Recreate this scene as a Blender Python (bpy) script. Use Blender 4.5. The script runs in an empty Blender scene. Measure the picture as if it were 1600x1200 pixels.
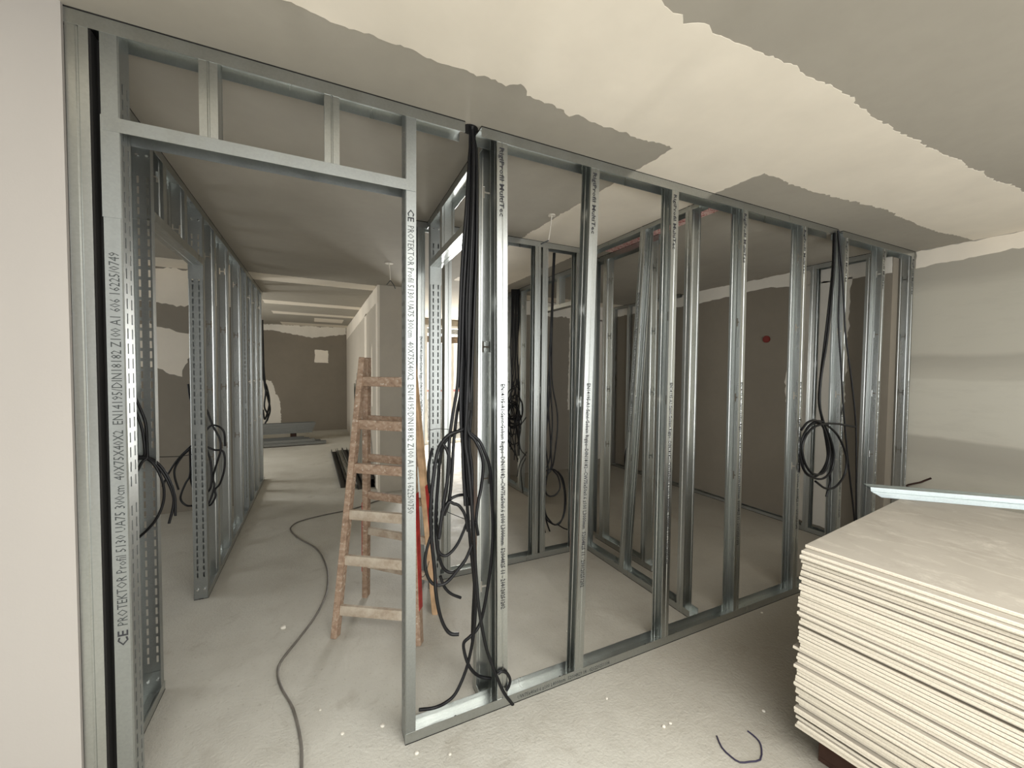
import bpy, bmesh, math, random
from mathutils import Matrix, Vector, noise

random.seed(7)
S = bpy.context.scene
COL = S.collection

# ------------------------------------------------------------------ camera
F_PX = 631.5
PITCH, ROLL, YAW, CAM_H = 0.03443, 0.00929, 0.44899, 1.4996
_cy, _sy, _cp, _sp = math.cos(YAW), math.sin(YAW), math.cos(PITCH), math.sin(PITCH)
FWD = Vector((_sy * _cp, _cy * _cp, -_sp))
_R0 = Vector((_cy, -_sy, 0.0))
_U0 = _R0.cross(FWD)
RIGHT = math.cos(ROLL) * _R0 + math.sin(ROLL) * _U0
UP = -math.sin(ROLL) * _R0 + math.cos(ROLL) * _U0
CAM = Vector((0, 0, CAM_H))
cam_data = bpy.data.cameras.new('camera')
cam_data.sensor_width = 36.0
cam_data.lens = F_PX * 36.0 / 1600.0
cam_data.clip_start = 0.02
cam_data.clip_end = 200
cam = bpy.data.objects.new('camera', cam_data)
COL.objects.link(cam)
cam.matrix_world = Matrix(((RIGHT.x, UP.x, -FWD.x, CAM.x), (RIGHT.y, UP.y, -FWD.y, CAM.y),
                           (RIGHT.z, UP.z, -FWD.z, CAM.z), (0, 0, 0, 1)))
S.camera = cam

# ------------------------------------------------------------------ exposure, world, daylight
S.view_settings.view_transform = 'Standard'
S.view_settings.look = 'None'
S.view_settings.gamma = 1.0
S.view_settings.use_curve_mapping = False
S.view_settings.exposure = 0.0
S.cycles.use_denoising = True
S.cycles.max_bounces = 14
S.cycles.diffuse_bounces = 9
S.cycles.glossy_bounces = 6
S.cycles.sample_clamp_indirect = 8.0
S.cycles.caustics_reflective = False
S.cycles.caustics_refractive = False

world = bpy.data.worlds.new('overcast_sky')
S.world = world
world.use_nodes = True
bg = world.node_tree.nodes['Background']
bg.inputs[0].default_value = (0.93, 0.97, 1.0, 1)
bg.inputs[1].default_value = 2.4


def area(name, loc, direction, sx, sy, power, color):
    d = bpy.data.lights.new(name, 'AREA')
    d.shape = 'RECTANGLE'
    d.size, d.size_y = sx, sy
    d.energy = power
    d.color = color
    o = bpy.data.objects.new(name, d)
    COL.objects.link(o)
    o.location = loc
    o.rotation_euler = Vector(direction).to_track_quat('-Z', 'Y').to_euler()
    return o


# daylight that enters through the window openings of the room behind the camera and of the rooms beyond
area('daylight_rear_window', (1.6, -2.52, 1.2), (0, 1, 0), 4.6, 2.2, 20, (1.0, 0.99, 0.96))
area('daylight_rear_ground', (1.6, -2.52, 0.9), (0, 0.70, 0.71), 4.6, 1.5, 74, (1.0, 0.98, 0.93))
area('daylight_left_window', (-3.62, -0.8, 1.3), (1, 0, 0), 2.8, 2.0, 22, (1.0, 0.99, 0.96))
area('added_overhead_fill', (0.8, -0.7, 2.46), (0, 0, -1), 2.8, 1.2, 118, (1.0, 0.99, 0.95))  # added soft light overhead to brighten floor and stack top, no real fitting
area('daylight_far_window', (2.45, 8.02, 1.25), (0, -1, 0), 1.1, 2.2, 320, (1.0, 0.99, 0.96))
area('daylight_side_room', (-3.62, 3.5, 1.3), (1, 0, 0), 1.6, 1.6, 13, (1.0, 0.98, 0.93))
area('daylight_end_room', (-3.62, 7.2, 1.3), (1, 0, 0), 1.2, 1.6, 95, (1.0, 0.98, 0.93))

H = 2.5
Y0 = 1.5841


# ------------------------------------------------------------------ pixel -> point on a real plane of the room
def ray(px, py):
    return FWD + RIGHT * ((px - 800) / F_PX) - UP * ((py - 600) / F_PX)


def at_y(px, py, Y):
    d = ray(px, py)
    return CAM + d * (Y / d.y)


def at_x(px, py, X):
    d = ray(px, py)
    return CAM + d * (X / d.x)


def at_z(px, py, Z):
    d = ray(px, py)
    return CAM + d * ((Z - CAM_H) / d.z)


# ------------------------------------------------------------------ materials
class NT:
    def __init__(self, name):
        self.m = bpy.data.materials.new(name)
        self.m.use_nodes = True
        self.t = self.m.node_tree
        self.b = self.t.nodes['Principled BSDF']
        self.tc = self.t.nodes.new('ShaderNodeTexCoord')

    def link(self, a, b):
        self.t.links.new(a, b)

    def mapping(self, scale=(1, 1, 1), coord='Object'):
        n = self.t.nodes.new('ShaderNodeMapping')
        n.inputs['Scale'].default_value = scale
        self.link(self.tc.outputs[coord], n.inputs['Vector'])
        return n.outputs[0]

    def noise(self, scale, detail=4, rough=0.55, mscale=None, coord='Object', distort=0.0):
        n = self.t.nodes.new('ShaderNodeTexNoise')
        n.inputs['Scale'].default_value = scale
        n.inputs['Detail'].default_value = detail
        n.inputs['Roughness'].default_value = rough
        n.inputs['Distortion'].default_value = distort
        self.link(self.mapping(mscale or (1, 1, 1), coord), n.inputs['Vector'])
        return n.outputs['Fac']

    def ramp(self, fac, stops):
        n = self.t.nodes.new('ShaderNodeValToRGB')
        e = n.color_ramp.elements
        while len(e) < len(stops):
            e.new(0.5)
        for i, (p, c) in enumerate(stops):
            e[i].position = p
            e[i].color = (c[0], c[1], c[2], 1) if hasattr(c, '__len__') else (c, c, c, 1)
        self.link(fac, n.inputs[0])
        return n.outputs[0]

    def mix(self, fac, a, b, mode='MIX'):
        n = self.t.nodes.new('ShaderNodeMix')
        n.data_type = 'RGBA'
        n.blend_type = mode
        for s, v in ((n.inputs[0], fac), (n.inputs[6], a), (n.inputs[7], b)):
            if hasattr(v, 'is_output'):
                self.link(v, s)
            elif hasattr(v, '__len__'):
                s.default_value = (v[0], v[1], v[2], 1)
            else:
                s.default_value = v
        return n.outputs[2]

    def bump(self, h, strength=0.2, dist=0.01):
        n = self.t.nodes.new('ShaderNodeBump')
        n.inputs['Strength'].default_value = strength
        n.inputs['Distance'].default_value = dist
        self.link(h, n.inputs['Height'])
        self.link(n.outputs[0], self.b.inputs['Normal'])

    def base(self, v):
        if hasattr(v, 'is_output'):
            self.link(v, self.b.inputs['Base Color'])
        else:
            self.b.inputs['Base Color'].default_value = (v[0], v[1], v[2], 1)

    def rough(self, v):
        if hasattr(v, 'is_output'):
            self.link(v, self.b.inputs['Roughness'])
        else:
            self.b.inputs['Roughness'].default_value = v

    def metal(self, v):
        self.b.inputs['Metallic'].default_value = v


def lerp(a, b, t):
    return tuple(x + (y - x) * t for x, y in zip(a, b))


def mat_plain(name, c, rough=0.6, metal=0.0, var=0.12, scale=9, spec=0.3):
    n = NT(name)
    f = n.noise(scale, 3)
    n.base(n.ramp(f, [(0.3, tuple(x * (1 - var) for x in c)), (0.7, tuple(min(1, x * (1 + var)) for x in c))]))
    n.rough(rough)
    n.metal(metal)
    n.b.inputs['Specular IOR Level'].default_value = spec
    return n.m


def mat_zinc(name, tint=(0.465, 0.482, 0.468), r0=0.26, r1=0.36):
    n = NT(name)
    v = n.t.nodes.new('ShaderNodeTexVoronoi')
    v.inputs['Scale'].default_value = 160
    n.link(n.tc.outputs['Object'], v.inputs['Vector'])
    sp = n.ramp(v.outputs['Color'], [(0.2, tuple(x * 0.97 for x in tint)), (0.8, tuple(min(1, x * 1.03) for x in tint))])
    dust = n.noise(5, 3, 0.5, (1, 1, 0.2))
    n.base(n.mix(n.ramp(dust, [(0.55, 0.0), (0.8, 0.2)]), sp, tuple(x * 0.8 for x in tint)))
    n.rough(n.ramp(n.noise(14, 3, 0.5, (1, 1, 0.08)), [(0.3, r0), (0.7, r1)]))
    n.metal(1.0)
    return n.m


def mat_board(name, c, var=0.07):
    n = NT(name)
    a = n.noise(1.3, 5, 0.6)
    b = n.noise(14, 3, 0.6)
    col = n.ramp(a, [(0.3, tuple(x * (1 - var) for x in c)), (0.7, tuple(x * (1 + var) for x in c))])
    n.base(n.mix(n.ramp(b, [(0.4, 0.0), (0.75, 0.12)]), col, tuple(x * 0.75 for x in c)))
    n.rough(0.9)
    n.b.inputs['Specular IOR Level'].default_value = 0.15
    n.bump(b, 0.06, 0.004)
    return n.m


def mat_filler(name, c):
    n = NT(name)
    a = n.noise(2.4, 4, 0.6)
    n.base(n.ramp(a, [(0.3, tuple(x * 0.94 for x in c)), (0.7, tuple(min(0.95, x * 1.05) for x in c))]))
    n.rough(0.85)
    n.b.inputs['Specular IOR Level'].default_value = 0.2
    n.bump(n.noise(7, 4, 0.6, (1, 3, 1)), 0.08, 0.004)
    return n.m


def mat_edge():
    n = NT('board_paper_edge')
    c = (0.77, 0.71, 0.595)
    g = n.noise(220, 3, 0.7)
    n.base(n.mix(n.ramp(g, [(0.45, 0.0), (0.7, 0.5)]), n.ramp(n.noise(3, 4), [(0.3, tuple(x * 0.95 for x in c)), (0.7, c)]), (0.50, 0.44, 0.35)))
    n.rough(0.9)
    n.b.inputs['Specular IOR Level'].default_value = 0.15
    return n.m


M = {}
M['zinc'] = mat_zinc('galvanised_steel')
M['zinc_dull'] = mat_zinc('galvanised_steel_thick', (0.335, 0.35, 0.34), 0.38, 0.5)
M['zinc_bright'] = mat_zinc('galvanised_steel_new', (0.60, 0.67, 0.68), 0.42, 0.52)
M['zinc_dark'] = mat_zinc('galvanised_steel_dark', (0.24, 0.245, 0.23), 0.5, 0.65)  # darker zinc for the profile piles at the corridor end
M['screw'] = mat_plain('screw_steel', (0.75, 0.75, 0.73), 0.25, 1.0, 0.05)
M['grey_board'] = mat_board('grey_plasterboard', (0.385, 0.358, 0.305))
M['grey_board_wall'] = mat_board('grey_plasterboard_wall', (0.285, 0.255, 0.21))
M['board_brightened'] = mat_board('brightened_plasterboard_wall', (0.52, 0.475, 0.40))  # grey board lightened in colour to stand for missing light behind the ladder
M['board_dark'] = mat_board('shadow_grey_plasterboard', (0.235, 0.207, 0.165))  # grey board with the dimness of rear and end walls put into its colour
M['filler'] = mat_filler('white_filler', (0.83, 0.765, 0.655))
M['filler_wall'] = mat_filler('white_filler_wall', (0.72, 0.68, 0.60))
M['rubber'] = mat_plain('black_cable_sheath', (0.007, 0.007, 0.008), 0.40, 0, 0.15, 20, 0.3)
M['grey_cable'] = mat_plain('grey_cable_sheath', (0.16, 0.145, 0.125), 0.55, 0, 0.2, 12)
M['ink'] = mat_plain('black_ink', (0.03, 0.03, 0.034), 0.6, 0, 0.1)
M['ink_faint'] = mat_plain('faded_ink', (0.05, 0.055, 0.055), 0.6, 0, 0.1)
M['white_plastic'] = mat_plain('white_plastic', (0.72, 0.68, 0.60), 0.45, 0, 0.05)
M['red_plastic'] = mat_plain('dark_red_plastic', (0.17, 0.018, 0.012), 0.5, 0, 0.1)
M['dark'] = mat_plain('dark_cavity', (0.012, 0.011, 0.01), 0.9, 0, 0.1)
M['dark_brown'] = mat_plain('dark_brown_plastic', (0.04, 0.02, 0.014), 0.6, 0, 0.1)
M['board_edge'] = mat_edge()
M['violet'] = mat_plain('violet_strap', (0.035, 0.03, 0.06), 0.5, 0, 0.2)
M['crumb'] = mat_plain('plaster_crumb', (0.72, 0.68, 0.6), 0.9, 0, 0.1)
M['pvc_frame'] = mat_plain('window_frame_white', (0.7, 0.7, 0.68), 0.4, 0, 0.03)
M['brown_bar'] = mat_plain('window_transom_brown', (0.17, 0.125, 0.09), 0.5, 0, 0.1)
M['facade'] = mat_plain('warm_facade', (0.93, 0.84, 0.70), 0.8, 0, 0.05)
M['rail_red'] = mat_plain('red_rail', (0.6, 0.2, 0.18), 0.5, 0, 0.05)


def mat_floor():
    n = NT('dusty_screed')
    big = n.noise(0.9, 5, 0.62)
    mid = n.noise(4.5, 5, 0.65)
    fine = n.noise(60, 3, 0.6)
    col = n.ramp(big, [(0.30, (0.44, 0.418, 0.362)), (0.52, (0.53, 0.512, 0.452)), (0.72, (0.60, 0.585, 0.525))])
    col = n.mix(n.ramp(mid, [(0.42, 0.0), (0.72, 0.45)]), col, (0.60, 0.585, 0.52))
    col = n.mix(n.ramp(n.noise(2.2, 6, 0.7, (1, 1, 1), 'Object', 1.2), [(0.58, 0.0), (0.70, 0.35)]), col, (0.29, 0.255, 0.20))
    col = n.mix(n.ramp(fine, [(0.60, 0.0), (0.72, 0.4)]), col, (0.30, 0.27, 0.22))
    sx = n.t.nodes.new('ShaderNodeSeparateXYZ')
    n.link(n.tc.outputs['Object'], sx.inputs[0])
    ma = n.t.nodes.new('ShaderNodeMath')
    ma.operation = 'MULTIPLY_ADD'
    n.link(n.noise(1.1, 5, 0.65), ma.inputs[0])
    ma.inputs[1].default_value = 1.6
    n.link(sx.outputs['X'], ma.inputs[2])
    dirt_shade = n.t.nodes.new('ShaderNodeMapRange')       # brown dirt plus shade beside the stack, painted over the right half
    dirt_shade.inputs['From Min'].default_value = 1.6
    dirt_shade.inputs['From Max'].default_value = 2.9
    n.link(ma.outputs[0], dirt_shade.inputs['Value'])
    col = n.mix(n.mix(1.0, dirt_shade.outputs[0], (0.62, 0.62, 0.62), 'MULTIPLY'), col, (0.235, 0.20, 0.152))
    n.base(col)
    n.rough(n.ramp(mid, [(0.3, 0.62), (0.7, 0.85)]))
    n.b.inputs['Specular IOR Level'].default_value = 0.3
    h = n.mix(0.40, n.noise(7, 6, 0.72, (1, 1, 1), 'Object', 0.8), n.noise(75, 3, 0.6))
    n.bump(h, 0.5, 0.014)
    return n.m


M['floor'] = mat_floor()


def mat_white_wall():
    n = NT('painted_board_white')
    a = n.noise(0.8, 4, 0.6, (1, 1, 0.5))
    col = n.ramp(a, [(0.3, (0.345, 0.318, 0.290)), (0.7, (0.395, 0.368, 0.338))])
    n.base(col)
    n.rough(0.85)
    n.bump(n.noise(120, 2), 0.1, 0.002)
    return n.m


M['white_wall'] = mat_white_wall()


def mat_band_wall():
    # plaster laid in wide horizontal passes: the tone changes with height
    n = NT('banded_plaster')
    sx = n.t.nodes.new('ShaderNodeSeparateXYZ')
    n.link(n.tc.outputs['Object'], sx.inputs[0])
    mt = n.t.nodes.new('ShaderNodeMath')
    mt.operation = 'MULTIPLY_ADD'
    n.link(n.noise(1.6, 4, 0.6, (1, 0.8, 1)), mt.inputs[0])
    mt.inputs[1].default_value = 0.10
    n.link(sx.outputs['Z'], mt.inputs[2])
    mr = n.t.nodes.new('ShaderNodeMapRange')
    mr.inputs['From Min'].default_value = 0.05
    mr.inputs['From Max'].default_value = 2.55
    n.link(mt.outputs[0], mr.inputs['Value'])
    A, B, Cc = (0.40, 0.375, 0.315), (0.50, 0.475, 0.40), (0.56, 0.535, 0.455)
    col = n.ramp(mr.outputs[0], [(0.0, A), (0.28, B), (0.34, A), (0.392, A), (0.402, Cc), (0.58, Cc), (0.585, B), (0.655, A), (0.67, B), (0.86, B), (0.90, A)])
    streak = n.noise(4.0, 6, 0.7, (1, 0.6, 2.2))
    col = n.mix(n.ramp(streak, [(0.5, 0.0), (0.72, 0.2)]), col, (0.33, 0.305, 0.26))
    n.base(col)
    n.rough(0.85)
    n.bump(streak, 0.1, 0.006)
    return n.m


M['band_wall'] = mat_band_wall()


def mat_wood():
    n = NT('worn_ladder_wood')
    g = n.noise(7, 5, 0.65, (1.0, 6, 6), 'Object', 0.6)
    col = n.ramp(g, [(0.25, (0.19, 0.118, 0.078)), (0.5, (0.37, 0.255, 0.178)), (0.75, (0.53, 0.42, 0.32))])
    sp = n.noise(48, 4, 0.65)
    col = n.mix(n.ramp(sp, [(0.60, 0.0), (0.68, 0.8)]), col, (0.66, 0.60, 0.51))
    n.base(col)
    n.rough(0.75)
    n.bump(g, 0.15, 0.003)
    return n.m


M['wood'] = mat_wood()


def mat_wood_dusty():
    n = NT('plaster_spattered_tread')
    g = n.noise(9, 5, 0.65)
    col = n.ramp(g, [(0.3, (0.27, 0.19, 0.13)), (0.5, (0.45, 0.37, 0.285)), (0.7, (0.62, 0.56, 0.46))])
    n.base(col)
    n.rough(0.85)
    return n.m


M['wood_dusty'] = mat_wood_dusty()
M['wood_light'] = mat_plain('pale_ladder_wood', (0.56, 0.37, 0.22), 0.6, 0, 0.25, 14)
M['red_paint'] = mat_plain('red_ladder_paint', (0.42, 0.035, 0.03), 0.5, 0, 0.3, 14)
M['pallet_wood'] = mat_plain('dark_pallet_wood', (0.042, 0.021, 0.014), 0.9, 0, 0.35, 10)


def mat_tape():
    n = NT('red_printed_tape')
    s = n.noise(26, 2, 0.4, (1, 1, 1), 'Object', 1.5)
    n.base(n.ramp(s, [(0.50, (0.80, 0.58, 0.54)), (0.54, (0.50, 0.09, 0.08)), (0.58, (0.50, 0.09, 0.08)), (0.62, (0.80, 0.60, 0.56))]))
    n.rough(0.5)
    return n.m


M['tape'] = mat_tape()


def mat_glass():
    m = bpy.data.materials.new('window_glass')
    m.use_nodes = True
    t = m.node_tree
    t.nodes.clear()
    o = t.nodes.new('ShaderNodeOutputMaterial')
    a = t.nodes.new('ShaderNodeBsdfTransparent')
    b = t.nodes.new('ShaderNodeBsdfGlossy')
    b.inputs['Roughness'].default_value = 0.02
    x = t.nodes.new('ShaderNodeMixShader')
    x.inputs[0].default_value = 0.06
    t.links.new(a.outputs[0], x.inputs[1])
    t.links.new(b.outputs[0], x.inputs[2])
    t.links.new(x.outputs[0], o.inputs[0])
    return m


M['glass'] = mat_glass()


# ------------------------------------------------------------------ mesh helpers
class MB:
    def __init__(self):
        self.v, self.f, self.mi = [], [], []

    def box(self, a, b, mi=0):
        x0, y0, z0 = a
        x1, y1, z1 = b
        i = len(self.v)
        self.v += [(x0, y0, z0), (x1, y0, z0), (x1, y1, z0), (x0, y1, z0), (x0, y0, z1), (x1, y0, z1), (x1, y1, z1), (x0, y1, z1)]
        self.f += [(i, i + 3, i + 2, i + 1), (i + 4, i + 5, i + 6, i + 7), (i, i + 1, i + 5, i + 4), (i + 1, i + 2, i + 6, i + 5), (i + 2, i + 3, i + 7, i + 6), (i + 3, i, i + 4, i + 7)]
        self.mi += [mi] * 6
        return self

    def bar(self, p, q, w, h, up=(0, 0, 1), taper=1.0, mi=0):
        p, q = Vector(p), Vector(q)
        d = (q - p).normalized()
        s = d.cross(Vector(up))
        s = s.normalized() if s.length > 1e-5 else Vector((1, 0, 0))
        n = s.cross(d).normalized()
        i = len(self.v)
        for c, k in ((p, 1.0), (q, taper)):
            for a, b in ((-1, -1), (1, -1), (1, 1), (-1, 1)):
                self.v.append(tuple(c + s * a * w / 2 * k + n * b * h / 2 * k))
        self.f += [(i, i + 1, i + 2, i + 3), (i + 7, i + 6, i + 5, i + 4)] + [(i + k, i + 4 + k, i + 4 + (k + 1) % 4, i + (k + 1) % 4) for k in range(4)]
        self.mi += [mi] * 6
        return self

    def disc(self, c, r, t, axis=2, n=20, mi=0):
        i = len(self.v)
        for s in (0, t):
            for k in range(n):
                a = 2 * math.pi * k / n
                p = [0, 0, 0]
                o = [x for x in range(3) if x != axis]
                p[o[0]], p[o[1]], p[axis] = r * math.cos(a), r * math.sin(a), s
                self.v.append((c[0] + p[0], c[1] + p[1], c[2] + p[2]))
        self.f += [tuple(range(i + n - 1, i - 1, -1)), tuple(range(i + n, i + 2 * n))]
        self.f += [(i + k, i + (k + 1) % n, i + n + (k + 1) % n, i + n + k) for k in range(n)]
        self.mi += [mi] * (n + 2)
        return self

    def mesh(self, name, mats):
        me = bpy.data.meshes.new(name)
        me.from_pydata(self.v, [], self.f)
        for m in (mats if isinstance(mats, (list, tuple)) else [mats]):
            me.materials.append(m)
        if any(self.mi):
            me.polygons.foreach_set('material_index', self.mi)
        bm = bmesh.new()
        bm.from_mesh(me)
        bmesh.ops.recalc_face_normals(bm, faces=bm.faces)
        bm.to_mesh(me)
        bm.free()
        return me


def obj(name, me, parent=None, mat_local=None, bevel=0.0):
    o = bpy.data.objects.new(name, me)
    COL.objects.link(o)
    if parent is not None:
        o.parent = parent
    if mat_local is not None:
        o.matrix_basis = mat_local
    if bevel:
        b = o.modifiers.new('edge', 'BEVEL')
        b.width = bevel
        b.segments = 2
        b.limit_method = 'ANGLE'
    return o


def tag(o, label=None, cat=None, group=None, kind=None):
    if label:
        o['label'] = label
    if cat:
        o['category'] = cat
    if group:
        o['group'] = group
    if kind:
        o['kind'] = kind
    return o


def empty(name, loc, label, cat, group=None):
    o = bpy.data.objects.new(name, None)
    o.empty_display_size = 0.1
    COL.objects.link(o)
    o.location = loc
    return tag(o, label, cat, group)


def struct(name, mb, mat, parent=None):
    o = obj(name, mb.mesh(name, mat), parent)
    o['kind'] = 'structure'
    return o


def solid(o, t):
    s = o.modifiers.new('sheet', 'SOLIDIFY')
    s.thickness = t
    s.offset = 0
    return o


def ragged(pts, amp=0.008, step=0.03, seed=0.0):
    """closed outline with a torn, trowelled edge"""
    out = []
    n = len(pts)
    for i in range(n):
        a, b = Vector(pts[i]), Vector(pts[(i + 1) % n])
        d = b - a
        L = d.length
        k = max(1, int(L / step))
        nrm = Vector((-d.y, d.x)).normalized() if L > 1e-6 else Vector((0, 0))
        for j in range(k):
            p = a + d * (j / k)
            w = noise.noise(Vector((p.x * 9 + seed, p.y * 9, seed))) * amp * 0.8 + noise.noise(Vector((p.x * 37, p.y * 37 + seed, 3.0))) * amp * 0.8 + max(0.0, noise.noise(Vector((p.x * 80, p.y * 80, seed)))) * amp * 0.8
            out.append(p + nrm * w)
    return out


def plate(name, outline, to3d, thick, mat, parent):
    """a thin skim of filler: outline in the plane, raised by its thickness"""
    me = bpy.data.meshes.new(name)
    n = len(outline)
    v = [to3d(p, 0.0) for p in outline] + [to3d(p, thick) for p in outline]
    f = [tuple(range(n)), tuple(range(2 * n - 1, n - 1, -1))] + [(i, (i + 1) % n, n + (i + 1) % n, n + i) for i in range(n)]
    me.from_pydata([tuple(x) for x in v], [], f)
    me.materials.append(mat)
    bm = bmesh.new()
    bm.from_mesh(me)
    bmesh.ops.triangulate(bm, faces=[x for x in bm.faces if len(x.verts) > 4])
    bmesh.ops.recalc_face_normals(bm, faces=bm.faces)
    bm.to_mesh(me)
    bm.free()
    return obj(name, me, parent)


# ------------------------------------------------------------------ the setting
XL, YB, YE_END = -3.5, -2.4, 10.9
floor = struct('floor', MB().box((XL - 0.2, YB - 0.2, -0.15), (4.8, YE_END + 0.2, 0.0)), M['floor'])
ceiling = struct('ceiling', MB().box((XL - 0.2, YB - 0.2, H), (4.8, YE_END + 0.2, H + 0.15)), M['grey_board'])

# near wall on the left: boarded front of the same partition line
wall_left = struct('wall_left', MB().box((XL, Y0 - 0.0125, 0.0), (-0.745, Y0, H)).box((-0.745, Y0 - 0.0128, 0.0), (-0.6285, Y0, H)), M['white_wall'])
# wall on the right and its inner continuation behind the partition
wall_right = struct('wall_right', MB().box((4.42, YB, 0), (4.6, 1.665, H)), M['band_wall'])
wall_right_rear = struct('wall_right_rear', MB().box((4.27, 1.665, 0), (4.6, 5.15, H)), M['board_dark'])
# room behind the camera, with the window openings the daylight comes through
wall_back = struct('wall_back', MB().box((XL, YB - 0.1, 0), (-1.0, YB, H)).box((4.2, YB - 0.1, 0), (4.6, YB, H)).box((-1.0, YB - 0.1, 2.4), (4.2, YB, H)).box((-1.0, YB - 0.1, 0), (4.2, YB, 0.1)), M['grey_board_wall'])
wall_side = struct('wall_side', MB().box((XL - 0.1, YB, 0), (XL, -2.2, H)).box((XL - 0.1, 0.6, 0), (XL, 2.7, H)).box((XL - 0.1, 4.3, 0), (XL, 6.6, H)).box((XL - 0.1, 7.8, 0), (XL, YE_END, H))
                   .box((XL - 0.1, -2.2, 2.35), (XL, 0.6, H)).box((XL - 0.1, -2.2, 0), (XL, 0.6, 0.25)).box((XL - 0.1, 2.7, 2.1), (XL, 4.3, H)).box((XL - 0.1, 2.7, 0), (XL, 4.3, 0.5))
                   .box((XL - 0.1, 6.6, 2.1), (XL, 7.8, H)).box((XL - 0.1, 6.6, 0), (XL, 7.8, 0.5)), M['grey_board_wall'])
# cross wall at the end of the side room, seen through the left doorway
wall_side_room = struct('wall_side_room', MB().box((XL, 5.2, 0), (-0.74, 5.3, H)), M['grey_board_wall'])
# block between corridor and window room
wall_corridor = struct('wall_corridor', MB().box((0.652, 5.065, 0), (1.02, 7.9, H)).box((0.652, 7.9, 0), (0.78, YE_END, H)), M['board_brightened'])
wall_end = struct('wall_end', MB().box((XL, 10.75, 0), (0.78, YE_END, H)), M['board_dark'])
wall_rear = struct('wall_rear', MB().box((1.86, 5.15, 0), (4.6, 5.25, H)).box((3.2, 5.25, 0), (3.3, 7.9, H)), M['grey_board_wall'])
# window wall
WX0, WX1 = 1.90, 3.02
wall_window = struct('wall_window', MB().box((1.02, 7.9, 0), (WX0, 8.0, H)).box((WX1, 7.9, 0), (3.3, 8.0, H)).box((WX0, 7.9, 2.38), (WX1, 8.0, H)), M['grey_board_wall'])
win = MB()
win.box((WX0, 7.93, 0.0), (WX0 + 0.06, 7.98, 2.38)).box((WX1 - 0.06, 7.93, 0.0), (WX1, 7.98, 2.38))
win.box((WX0 + 0.06, 7.93, 2.32), (WX1 - 0.06, 7.98, 2.38)).box((WX0 + 0.06, 7.93, 0.0), (WX1 - 0.06, 7.98, 0.07))
window_1 = struct('window_1', win, M['pvc_frame'])
obj('transom', MB().box((WX0 + 0.06, 7.92, 2.03), (WX1 - 0.06, 7.985, 2.16)).mesh('transom', M['brown_bar']), window_1)
obj('mullion', MB().box((2.43, 7.93, 0.07), (2.50, 7.98, 2.03)).mesh('mullion', M['pvc_frame']), window_1)
for a, b, c, d in ((WX0 + 0.06, 2.43, 0.07, 2.03), (2.50, WX1 - 0.06, 0.07, 2.03), (WX0 + 0.06, WX1 - 0.06, 2.16, 2.32)):
    obj('pane', MB().box((a, 7.952, c), (b, 7.958, d)).mesh('pane', M['glass']), window_1)

# what stands outside the window
rail = empty('balcony_railing', (2.5, 9.2, 0), 'pale balcony railing with a red handrail outside the far window', 'railing')
obj('handrail', MB().box((-1.2, -0.02, 0.98), (1.2, 0.02, 1.03)).mesh('handrail', M['rail_red']), rail)
for i in range(13):
    obj('baluster', MB().box((-1.2 + i * 0.2 - 0.012, -0.012, -0.15), (-1.2 + i * 0.2 + 0.012, 0.012, 0.98)).mesh('baluster', M['pvc_frame']), rail)
fac = empty('neighbouring_house', (5.2, 16, -3), 'warm peach house front seen through the far window', 'building')
obj('wall', MB().box((0, 0, 0), (1.6, 0.5, 9.0)).mesh('wall', M['facade']), fac)
for i in range(2):
    obj('window', MB().box((0.4, -0.05, 2.2 + i * 2.8), (1.2, 0.02, 3.9 + i * 2.8)).mesh('window', M['pvc_frame']), fac)
obj('ground', MB().box((-30, 11.2, -3.2), (40, 60, -3.0)).mesh('ground', M['floor']))['kind'] = 'structure'


# ------------------------------------------------------------------ filler on the ceiling and on the walls
def ceil_fill(px, amp, seed, extra=None, name='filler_strip'):
    pts = [at_z(x, y, H).xy for x, y in px] if extra is None else extra
    return plate(name, ragged(pts, amp, 0.012, seed), lambda p, t: (p.x, p.y, H + 0.0008 - t * 1.0), 0.002, M['filler'], ceiling)


left_edge = [(447, 3), (500, 25), (547, 40), (562, 47), (605, 63), (612, 67), (650, 82), (690, 98), (757, 118), (790, 131), (815, 130), (825, 142), (823, 149), (842, 156), (862, 163), (880, 172),
             (889, 180), (905, 178), (925, 190), (952, 200), (977, 207), (1000, 216), (1022, 221), (1054, 232)]
right_edge = [(1600, 300), (1575, 287), (1555, 282), (1530, 268), (1500, 250), (1470, 240), (1430, 220), (1400, 205), (1378, 190), (1360, 184), (1355, 173), (1320, 150), (1300, 137), (1270, 120), (1245, 107),
              (1222, 100), (1215, 92), (1200, 89), (1180, 80), (1165, 70), (1145, 63), (1120, 55), (1112, 45), (1100, 37), (1080, 38), (1068, 37), (1065, 25), (1045, 18), (1030, 0)]
band = [Vector((-1.6, 1.29)), Vector((-0.6, 1.31))] + [at_z(x, y, H).xy for x, y in left_edge]
band += [Vector((1.432, 1.70)), Vector((1.42, 2.01)), Vector((1.40, 2.74)), Vector((1.39, 4.4)), Vector((2.03, 4.4)), Vector((2.03, 1.66)), at_z(1120, 300, H).xy, at_z(1195, 270, H).xy, at_z(1240, 288, H).xy, at_z(1272, 300, H).xy,
         at_z(1330, 313, H).xy, at_z(1388, 328, H).xy, at_z(1405, 338, H).xy, at_z(1422, 346, H).xy, at_z(1465, 362, H).xy, at_z(1518, 373, H).xy, Vector((4.418, 1.26)), Vector((4.418, 0.80))]
band += [Vector((3.9, 0.79))] + [at_z(x, y, H).xy for x, y in right_edge] + [Vector((0.2, 0.80)), Vector((-1.6, 0.82))]
ceil_fill(None, 0.014, 1.0, band)
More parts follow.
